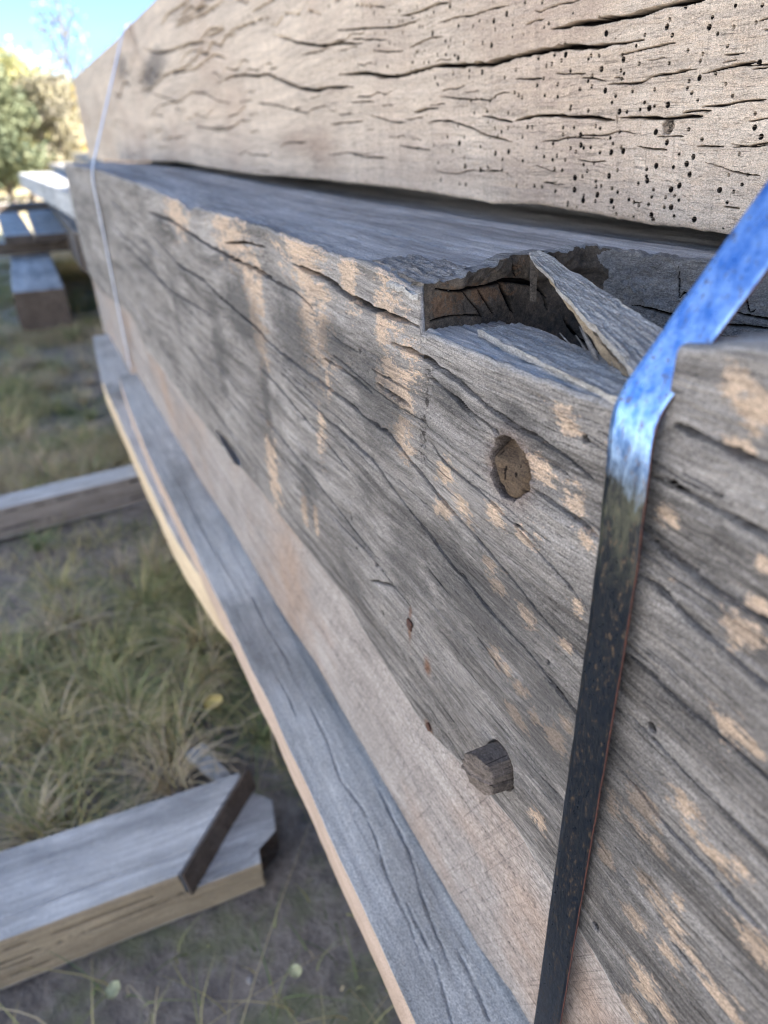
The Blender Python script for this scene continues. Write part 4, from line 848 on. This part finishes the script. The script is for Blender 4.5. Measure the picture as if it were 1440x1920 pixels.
# ================================================================== STEEL STRAPS
def strap(name, pts, width, th, mats, parent, waxis=(1, 0, 0), per=.004, bow=None, edgew=.0012, tilt=None):
    P = np.array(pts, float); L_ = np.r_[0, np.cumsum(np.linalg.norm(P[1:] - P[:-1], axis=1))]
    n = int(L_[-1] / per) + 2; t = np.linspace(0, L_[-1], n)
    C_ = np.stack([np.interp(t, L_, P[:, k_]) for k_ in range(3)], 1)
    kk = np.ones(7) / 7
    for k_ in range(3): C_[3:-3, k_] = np.convolve(C_[:, k_], kk, 'valid')
    T = np.gradient(C_, axis=0); T /= np.linalg.norm(T, axis=1)[:, None]
    wv = np.array(waxis, float)[None] + 0 * T
    if tilt is not None: wv = wv + np.array([tilt(s_ / L_[-1]) for s_ in t])
    wv = wv - (wv * T).sum(1)[:, None] * T; wv /= np.linalg.norm(wv, axis=1)[:, None]
    Nn = np.cross(wv, T)
    ne = 9; rows = []
    wj = .00025 * vn(t * 60, t * 0, 3)
    s_ = np.linspace(-1, 1, ne)
    top_ = [C_ + wv * (width / 2 * q_ + wj[:, None]) + Nn * (th / 2 + .0007 * (1 - q_ * q_) - (.0003 if abs(q_) > .98 else 0)) for q_ in s_]
    bot_ = [C_ + wv * (width / 2 * q_ + wj[:, None]) - Nn * (th / 2) for q_ in s_[::-1]]
    V = np.stack(top_ + bot_, 1)
    Q = gridq(n, 2 * ne, True)
    mi = np.zeros((n - 1, 2 * ne), np.int32); mi[:, ne - 1] = 1; mi[:, 2 * ne - 1] = 1
    return mesh_np(name, V, Q, None, parent, mats=mats, midx=mi.ravel(), smooth=True)
ts = root('steel_strap', 'broad steel strap with rusty edges, sky reflection painted blue above the notch, near black below', 'strap', 'straps round the stack')
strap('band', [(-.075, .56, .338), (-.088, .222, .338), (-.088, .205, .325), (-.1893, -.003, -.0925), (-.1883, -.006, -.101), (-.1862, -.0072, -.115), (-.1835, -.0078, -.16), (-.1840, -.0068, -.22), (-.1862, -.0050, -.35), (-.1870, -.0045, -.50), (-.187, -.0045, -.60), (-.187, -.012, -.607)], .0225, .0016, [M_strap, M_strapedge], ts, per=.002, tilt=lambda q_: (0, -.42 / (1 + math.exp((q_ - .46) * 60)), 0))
tf = root('far_strap', 'thin pale blue strap crossing the far end of the stack', 'strap', 'straps round the stack')
strap('band', [(-2.62, .58, .329), (-2.62, .222, .329), (-2.60, .205, .322), (-2.20, -.002, -.045), (-2.195, -.008, -.06), (-2.21, -.006, -.20), (-2.23, -.006, -.42), (-2.25, -.004, -.60)], .023, .0016, [M_band, M_strapedge], tf, per=.01)

# ================================================================== GROUND, GRASS
def groundmat():
    m, nt, N, L, P = newmat('bare_earth_and_turf')
    tcn = N.new("ShaderNodeTexCoord"); co = tcn.outputs['Object']
    n1 = noise(N, L, co, 1, (1.3, 1.3, 1.3), 8, .65); n2 = noise(N, L, co, 1, (28, 28, 28), 7, .7); n3 = noise(N, L, co, 1, (7, 7, 7), 6, .65, (4, 2, 1))
    c = mixc(N, L, mrange(N, L, n2, .38, .64), (.20, .172, .158), (.40, .345, .30))
    c = mixc(N, L, mrange(N, L, n3, .5, .62, 0, .8), c, (.24, .25, .14))
    sepx = N.new("ShaderNodeSeparateXYZ"); L.new(co, sepx.inputs[0])
    far = mth(N, L, 'MAXIMUM', mrange(N, L, sepx.outputs['X'], -4.0, -11.0), mrange(N, L, sepx.outputs['Y'], -1.8, -3.2))  # far field; also pale ground added behind the camera as sun bounce
    c = mixc(N, L, far, c, mixc(N, L, mrange(N, L, n1, .4, .6), (.46, .41, .25), (.60, .52, .36)))
    L.new(c, P.inputs['Base Color']); P.inputs['Roughness'].default_value = .95
    bp = N.new("ShaderNodeBump"); bp.inputs['Distance'].default_value = .03; bp.inputs['Strength'].default_value = .8; L.new(n2, bp.inputs['Height']); L.new(bp.outputs[0], P.inputs['Normal'])
    return m
M_ground = groundmat()
gx = np.r_[-1500, -600, -200, -80, -30, -14, np.arange(-9, 3, .06), 6, 20, 80, 400, 1500]; gy = np.r_[-1500, -400, -100, -30, -8, -3, np.arange(-2, 2, .06), 4, 12, 40, 150, 600, 1500]
GX, GY = np.meshgrid(gx, gy, indexing='ij')
gzz = GZ + (.022 * fbm(GX * 1.7, GY * 1.7, 301, 4) - .004) * ss(2.5, 1.5, np.abs(GY)) * ss(10, 8, np.abs(GX + 2))
gr = mesh_np('ground', np.stack([GX, GY, gzz], -1), gridq(len(gx), len(gy))[:, ::-1], M_ground); gr['kind'] = 'structure'
if gr.data.polygons[0].normal.z < 0: gr.data.flip_normals()

def leafmat(name, stops, rough=.7, trans=.15):
    m, nt, N, L, P = newmat(name)
    a = attr(N, 'tone')
    r = N.new("ShaderNodeValToRGB"); r.color_ramp.elements[0].position = 0; r.color_ramp.elements[0].color = (*stops[0], 1)
    r.color_ramp.elements[1].position = 1; r.color_ramp.elements[1].color = (*stops[-1], 1)
    for k_, s_ in enumerate(stops[1:-1]):
        e_ = r.color_ramp.elements.new((k_ + 1) / (len(stops) - 1)); e_.color = (*s_, 1)
    L.new(a, r.inputs['Fac']); L.new(r.outputs[0], P.inputs['Base Color']); P.inputs['Roughness'].default_value = rough
    P.inputs['Specular IOR Level'].default_value = .2
    if trans:
        tr = N.new("ShaderNodeBsdfTranslucent"); L.new(r.outputs[0], tr.inputs['Color'])
        mxs = N.new("ShaderNodeMixShader"); mxs.inputs[0].default_value = trans
        L.new(P.outputs[0], mxs.inputs[1]); L.new(tr.outputs[0], mxs.inputs[2])
        L.new(mxs.outputs[0], N["Material Output"].inputs['Surface'])
    return m
M_grass = leafmat('grass_blades', [(.17, .22, .10), (.24, .29, .13), (.38, .37, .17), (.58, .48, .24), (.68, .56, .38), (.50, .41, .31)])

def blades(name, n, xr, yr, hmin, hmax, wdt, seed, dens=None, lay=.5, tonef=None, segs=4):
    r = np.random.RandomState(seed)
    X = r.uniform(*xr, n * 4); Y = r.uniform(*yr, n * 4)
    p = dens(X, Y) if dens else np.ones(n * 4)
    keep = np.where(r.rand(n * 4) < p)[0][:n]; X, Y = X[keep], Y[keep]; m = len(X)
    h = r.uniform(hmin, hmax, m) * (1 + .4 * vn(X * 3, Y * 3, seed)); a = r.uniform(0, 2 * np.pi, m); a2 = a + r.normal(0, .6, m)
    ln_ = lay * (0.4 + r.rand(m) * 1.2)
    base = GZ + .022 * fbm(X * 1.7, Y * 1.7, 301, 4) - .006
    base = np.where((np.abs(Y) < 2) & (X > -9), base, GZ)
    t = np.linspace(0, 1, segs + 1)[None, :]
    hx = (X[:, None] + np.cos(a2)[:, None] * (h * ln_)[:, None] * t ** 1.8 * 1.1)
    hy = (Y[:, None] + np.sin(a2)[:, None] * (h * ln_)[:, None] * t ** 1.8 * 1.1)
    hz = base[:, None] + h[:, None] * (t - .42 * np.minimum(ln_, 1.6)[:, None] * t ** 2.4)
    hz = np.maximum(hz, base[:, None] + .004)
    w_ = wdt * (1 - t * .85) * (.7 + .6 * r.rand(m))[:, None]
    wx, wy = -np.sin(a)[:, None] * w_, np.cos(a)[:, None] * w_
    A1 = np.stack([hx - wx, hy - wy, hz], -1); A2 = np.stack([hx + wx, hy + wy, hz], -1)
    V = np.stack([A1, A2], 2).reshape(-1, 3)             # m, segs+1, 2
    b = (np.arange(m) * (segs + 1) * 2)[:, None]; k_ = (np.arange(segs) * 2)[None, :]
    Q = np.stack([b + k_, b + k_ + 1, b + k_ + 3, b + k_ + 2], -1).reshape(-1, 4)
    tone = tonef(X, Y, r) if tonef else r.rand(m)
    at = np.repeat(np.clip(tone, 0, 1), (segs + 1) * 2)
    o = mesh_np(name, V, Q, M_grass, None, {'tone': at}); return o
def tone_near(X, Y, r):
    g = fbm(X * 1.6 + 3, Y * 1.9, 401, 3); return .60 - .55 * g + r.normal(0, .2, len(X))
def dens_near(X, Y):
    g = fbm(X * 2.2, Y * 2.6, 403, 3)
    d = np.clip(.42 + 1.5 * g, .05, 1)
    d = d * np.interp(X, [-2.0, -1.15, -.8, -.5], [1, .75, .16, .06])
    s = ((X > -.93) & (X < -.70) & (Y < -.02)) | ((X > -2.28) & (X < -2.09)); d = np.where(s, 0, d)
    d = np.where((X < -4.98) & (X > -8.2) & (Y > -.4) & (Y < -.02), 0, d)
    return d
g1 = blades('grass', 105000, (-8.5, .6), (-1.7, .5), .03, .11, .0016, 5, dens_near, 1.0, tone_near)
tag(g1, 'short tangled green and straw coloured grass on the earth beside the stack', 'grass', kind='stuff')
g2 = blades('dry_stalks', 120, (-2.6, -.35), (-1.0, .12), .10, .24, .0013, 9, lambda X, Y: np.where((X > -.95) & (X < -.70) & (Y < 0), 0, .6), 1.5, lambda X, Y, r: .62 + .35 * r.rand(len(X)), 8)
tag(g2, 'long bent straw stalks lying over the bare earth at the foot of the planks', 'dry stalks', kind='stuff')
def tufts(name, n, per, xr, yr, seed):
    r = np.random.RandomState(seed); Vs = []; tn = []; cnt = 0
    while cnt < n:
        x, y = r.uniform(*xr), r.uniform(*yr)
        if dens_near(np.array([x]), np.array([y]))[0] < r.rand() * .8: continue
        cnt += 1; R = r.uniform(.02, .07); hh = r.uniform(.05, .15); t0 = np.clip(.58 + .3 * r.normal(), 0, 1); k_ = per
        a = r.uniform(0, 6.283, k_); rad = R * np.sqrt(r.rand(k_)) * .45; h = hh * r.uniform(.5, 1.1, k_); le = r.uniform(.4, 1.5, k_)
        t = np.linspace(0, 1, 6)[None, :]; a2 = a + r.normal(0, .7, k_)
        cx = x + (np.cos(a) * rad)[:, None] + (np.cos(a2) * h * le)[:, None] * t ** 1.6; cy = y + (np.sin(a) * rad)[:, None] + (np.sin(a2) * h * le)[:, None] * t ** 1.6
        cz = GZ - .006 + h[:, None] * (t * 1.1 - .62 * np.minimum(le, 1.4)[:, None] * t ** 2.6)
        cz = np.maximum(cz, GZ + .003); w_ = (.0019 * (1 - .8 * t)) * r.uniform(.6, 1.3, (k_, 1))
        wx, wy = -np.sin(a2)[:, None] * w_, np.cos(a2)[:, None] * w_
        Vs.append(np.stack([np.stack([cx - wx, cy - wy, cz], -1), np.stack([cx + wx, cy + wy, cz], -1)], 2).reshape(-1, 3))
        tn.append(np.repeat(np.clip(t0 + r.normal(0, .15, k_), 0, 1), 12))
    V = np.concatenate(Vs); m = len(V) // 12
    b = (np.arange(m) * 12)[:, None]; k_ = (np.arange(5) * 2)[None, :]
    Q = np.stack([b + k_, b + k_ + 1, b + k_ + 3, b + k_ + 2], -1).reshape(-1, 4)
    return mesh_np(name, V, Q, M_grass, None, {'tone': np.concatenate(tn)})
g4 = tufts('grass_tufts', 900, 70, (-6.5, -.5), (-1.3, .1), 77)
tag(g4, 'curling tufts of yellow green grass growing beside the stack', 'grass', kind='stuff')
g3 = blades('field_grass', 26000, (-32, -8.5), (-7, 7), .05, .2, .008, 15, None, .7, lambda X, Y, r: .55 + .3 * r.rand(len(X)), 2)
tag(g3, 'sunlit yellow field grass beyond the timber piles', 'grass', kind='stuff')

# fallen leaves, a wood chip
def leaf(loc, size, yaw, mat, label, cup=.25):
    n, m = 13, 9; V = []
    for i in range(n):
        t = i / (n - 1)
        hw = size * .42 * math.sin(math.pi * min(1, t * 1.02 + .001)) ** .7 * (1 + .12 * math.sin(9 * t))
        for j in range(m):
            s_ = j / (m - 1) * 2 - 1
            V.append((size * (t - .5), hw * s_, cup * size * (s_ * s_ * .35 + (t - .5) ** 2) + .0015))
    V = np.array(V); Q = gridq(n, m)
    V2 = V + np.array([0, 0, -.0006]); Vall = np.concatenate([V, V2]); k_ = len(V)
    Qall = np.concatenate([Q, Q[:, ::-1] + k_])
    o = mesh_np('fallen_leaf', Vall, Qall, mat); o.location = loc; o.rotation_euler = (.25, -.2, yaw)
    return tag(o, label, 'leaf', 'fallen leaves')
M_leaf = simple('yellow_leaf', (.55, .43, .13), .6, scale=60, col2=(.42, .30, .10)); M_leaf2 = simple('pale_leaf', (.50, .50, .30), .6, scale=60)
leaf((-1.125, -.072, -1.0), .045, .9, M_leaf, 'yellow leaf on the earth up beyond the end of the lapped sleeper')
leaf((-.575, -.0926, -1.035), .022, .3, M_leaf2, 'small pale leaf on bare earth between the lapped sleeper and the planks')
leaf((-.668, -.33, -1.035), .024, 2.2, M_leaf2, 'pale yellow leaf on bare earth in front of the lapped sleeper')
M_chip = simple('pale_chip', (.50, .50, .50), .8, scale=50)
ch = qslab('wood_chip', [(-.05, -.018, .03), (.05, -.012, .012), (.045, .016, .012), (-.045, .02, .032)], (0, 0, -.012), 14, 6, M_chip, None, .002, 4, .003)
ch.location = (-.985, -.118, -1.035); ch.rotation_euler = (0, 0, .4); tag(ch, 'whitish chip of wood lying against the back of the lapped sleeper', 'wood chip')
M_stone = simple('pale_stone', (.38, .35, .34), .85, scale=40)
rs2 = np.random.RandomState(6)
for k_, (x_, y_, lb) in enumerate([(-.63, -.40, 'white pebble on bare earth at the lower left corner'), (-1.05, -.33, 'small pinkish pebble in the grass behind the lapped sleeper'), (-.60, -.155, 'small pebble on bare earth near the lapped sleeper')]):
    th_ = np.linspace(.01, math.pi - .01, 9)[:, None]; ph = np.linspace(0, 2 * np.pi, 14, endpoint=False)[None, :]
    rr = (.012 if k_ == 0 else .006) * (1 + .25 * vn(ph * 1.5 + k_ * 9, th_ * 1.6, 3 + k_))
    V = np.stack([rr * np.sin(th_) * np.cos(ph), rr * np.sin(th_) * np.sin(ph) * .8, rr * np.cos(th_) * .6], -1)
    o = mesh_np('pebble', V, gridq(9, 14, True)[:, ::-1], M_stone); o.location = (x_, y_, -1.042); tag(o, lb, 'pebble', 'pebbles')

# ================================================================== TREES
M_bark = simple('bark', (.13, .10, .08), .9, scale=12, col2=(.07, .055, .045))
def tube(P, R, m=6):
    P = np.array(P, float); R = np.array(R, float); T = np.gradient(P, axis=0); T /= np.linalg.norm(T, axis=1)[:, None]
    a = np.cross(T, [.3, .5, .81]); a /= np.linalg.norm(a, axis=1)[:, None]; b = np.cross(T, a)
    ph = np.linspace(0, 2 * np.pi, m, endpoint=False)
    V = P[:, None] + R[:, None, None] * (a[:, None] * np.cos(ph)[None, :, None] + b[:, None] * np.sin(ph)[None, :, None])
    return V.reshape(-1, 3), gridq(len(P), m, True)
def tree(name, label, loc, H_, Wd, mat, seed, n=9000, leafs=.07, base=.15, shape='round', twiggy=False, cat='tree', lean=0):
    r = np.random.RandomState(seed); e = root(name, label, cat, None, loc)
    Vs, Qs, off = [], [], 0; tips = []
    trunk = [(0, 0, -.05)]; x = y = 0.0
    for k_ in range(1, 9):
        x += r.normal(0, .03) * H_ * .4 + lean * .05; y += r.normal(0, .03) * H_ * .4; trunk.append((x, y, H_ * .93 * k_ / 8))
    R0 = H_ * .022 if not twiggy else H_ * .010
    v, q = tube(trunk, [R0 * (1 - .85 * k_ / 8) for k_ in range(9)], 8); Vs.append(v); Qs.append(q + off); off += len(v)
    nl = 26 if not twiggy else 34
    for k_ in range(nl):
        t = r.uniform(.14, .95); i = int(t * 8); f = t * 8 - i
        p0 = np.array(trunk[i]) * (1 - f) + np.array(trunk[min(i + 1, 8)]) * f
        wid = {'round': math.sqrt(max(.05, 1 - (2 * t - .9) ** 2)), 'cone': (1.05 - t), 'column': .8}[shape]
        a = r.uniform(0, 6.28); l = Wd / 2 * wid * r.uniform(.6, 1.05)
        d = np.array([math.cos(a), math.sin(a), r.uniform(.3, 1.1) if not twiggy else r.uniform(.8, 1.8)]); d /= np.linalg.norm(d)
        pts = [p0 + d * l * s_ + np.array([0, 0, .12 * l * s_ * s_]) + r.normal(0, .03, 3) * l * s_ for s_ in np.linspace(0, 1, 6)]
        v, q = tube(pts, np.linspace(R0 * .4, R0 * .06, 6), 5); Vs.append(v); Qs.append(q + off); off += len(v)
        tips += [(pts[j_], .35 + .13 * j_) for j_ in (2, 3, 4, 5)]
        for _ in range(3 if not twiggy else 6):
            j_ = r.randint(2, 6); d2 = d + r.normal(0, .55, 3); d2 /= np.linalg.norm(d2); l2 = l * r.uniform(.25, .5)
            pp = [pts[j_] + d2 * l2 * s_ for s_ in np.linspace(0, 1, 4)]
            v, q = tube(pp, np.linspace(R0 * .14, R0 * .03, 4), 4); Vs.append(v); Qs.append(q + off); off += len(v); tips.append((pp[-1], .8)); tips.append((pp[2], .8))
    mesh_np('trunk', np.concatenate(Vs), np.concatenate(Qs), M_bark, e)
    tp = np.array([t_[0] for t_ in tips]); ci = r.randint(0, len(tp), n)
    clump = Wd * (.085 if not twiggy else .05); tonec = r.rand(len(tp))
    if shape == 'cone' or not twiggy:
        P = tp[ci] + r.normal(0, 1, (n, 3)) * clump * np.array([1, 1, .8])
    else: P = tp[ci] + r.normal(0, 1, (n, 3)) * clump
    P[:, 2] = np.maximum(P[:, 2], base * H_ * .3 + .02)
    s_ = leafs * r.uniform(.6, 1.4, (n, 1)); A1 = r.normal(0, 1, (n, 3)); A1 /= np.linalg.norm(A1, axis=1)[:, None]
    B1 = np.cross(A1, r.normal(0, 1, (n, 3))); B1 /= np.linalg.norm(B1, axis=1)[:, None]
    V = np.stack([P - A1 * s_, P + B1 * s_ * .5, P + A1 * s_, P - B1 * s_ * .5], 1).reshape(-1, 3)
    Q = np.arange(4 * n).reshape(-1, 4)
    tone = np.clip(tonec[ci] * .7 + r.rand(n) * .3, 0, 1)
    mesh_np('crown', V, Q, mat, e, {'tone': np.repeat(tone, 4)}, smooth=False)
    return e
M_jun = leafmat('juniper_needles', [(.09, .11, .07), (.15, .17, .10), (.22, .22, .13)], trans=.1)
M_yel = leafmat('autumn_leaves', [(.45, .34, .10), (.70, .52, .14), (.60, .50, .20), (.34, .33, .12)], trans=.35)
M_oli = leafmat('olive_leaves', [(.24, .25, .11), (.38, .37, .18), (.56, .48, .22)], trans=.3)
M_mau = leafmat('grey_brown_twigs', [(.20, .18, .15), (.29, .26, .19), (.40, .36, .22)], trans=.15)
tree('juniper_tree', 'dark green juniper at the left edge behind the grass', (-15.5, -.25, GZ), 2.5, 1.7, M_jun, 1, 15000, .06, shape='round')
tree('autumn_tree', 'yellow leaved tree rising over the juniper at the left edge', (-19.5, .15, GZ), 2.75, 2.4, M_oli, 2, 12000, .07)
tree('yellow_bush', 'bright yellow bush against the far end of the worm-eaten timber', (-17.5, 1.55, GZ), 2.3, 1.3, M_yel, 3, 9000, .055, cat='bush')
tree('grey_bush', 'greyish half-bare bush between juniper and yellow bush', (-16.2, .75, GZ), 2.35, 1.3, M_mau, 4, 8000, .045, cat='bush')
tree('bare_tree', 'tall nearly bare tree with a few leaves against the blue sky', (-20.0, 1.55, GZ), 4.4, 2.2, M_mau, 5, 520, .05, twiggy=True)
tree('autumn_tree', 'olive and yellow tree farther back left of the bare one', (-26, -.6, GZ), 3.1, 3.2, M_yel, 6, 11000, .09)
tree('autumn_tree', 'tall olive tree hidden behind the far end of the stack', (-27, 4.6, GZ), 2.9, 3.4, M_oli, 7, 9000, .1)
tree('autumn_tree', 'wide yellow tree far off past the left edge of the picture', (-24, -5.5, GZ), 4.0, 4.0, M_yel, 8, 9000, .1)
tree('juniper_tree', 'second juniper outside the left edge of the picture', (-18, -3.4, GZ), 2.8, 2.0, M_jun, 9, 9000, .08)
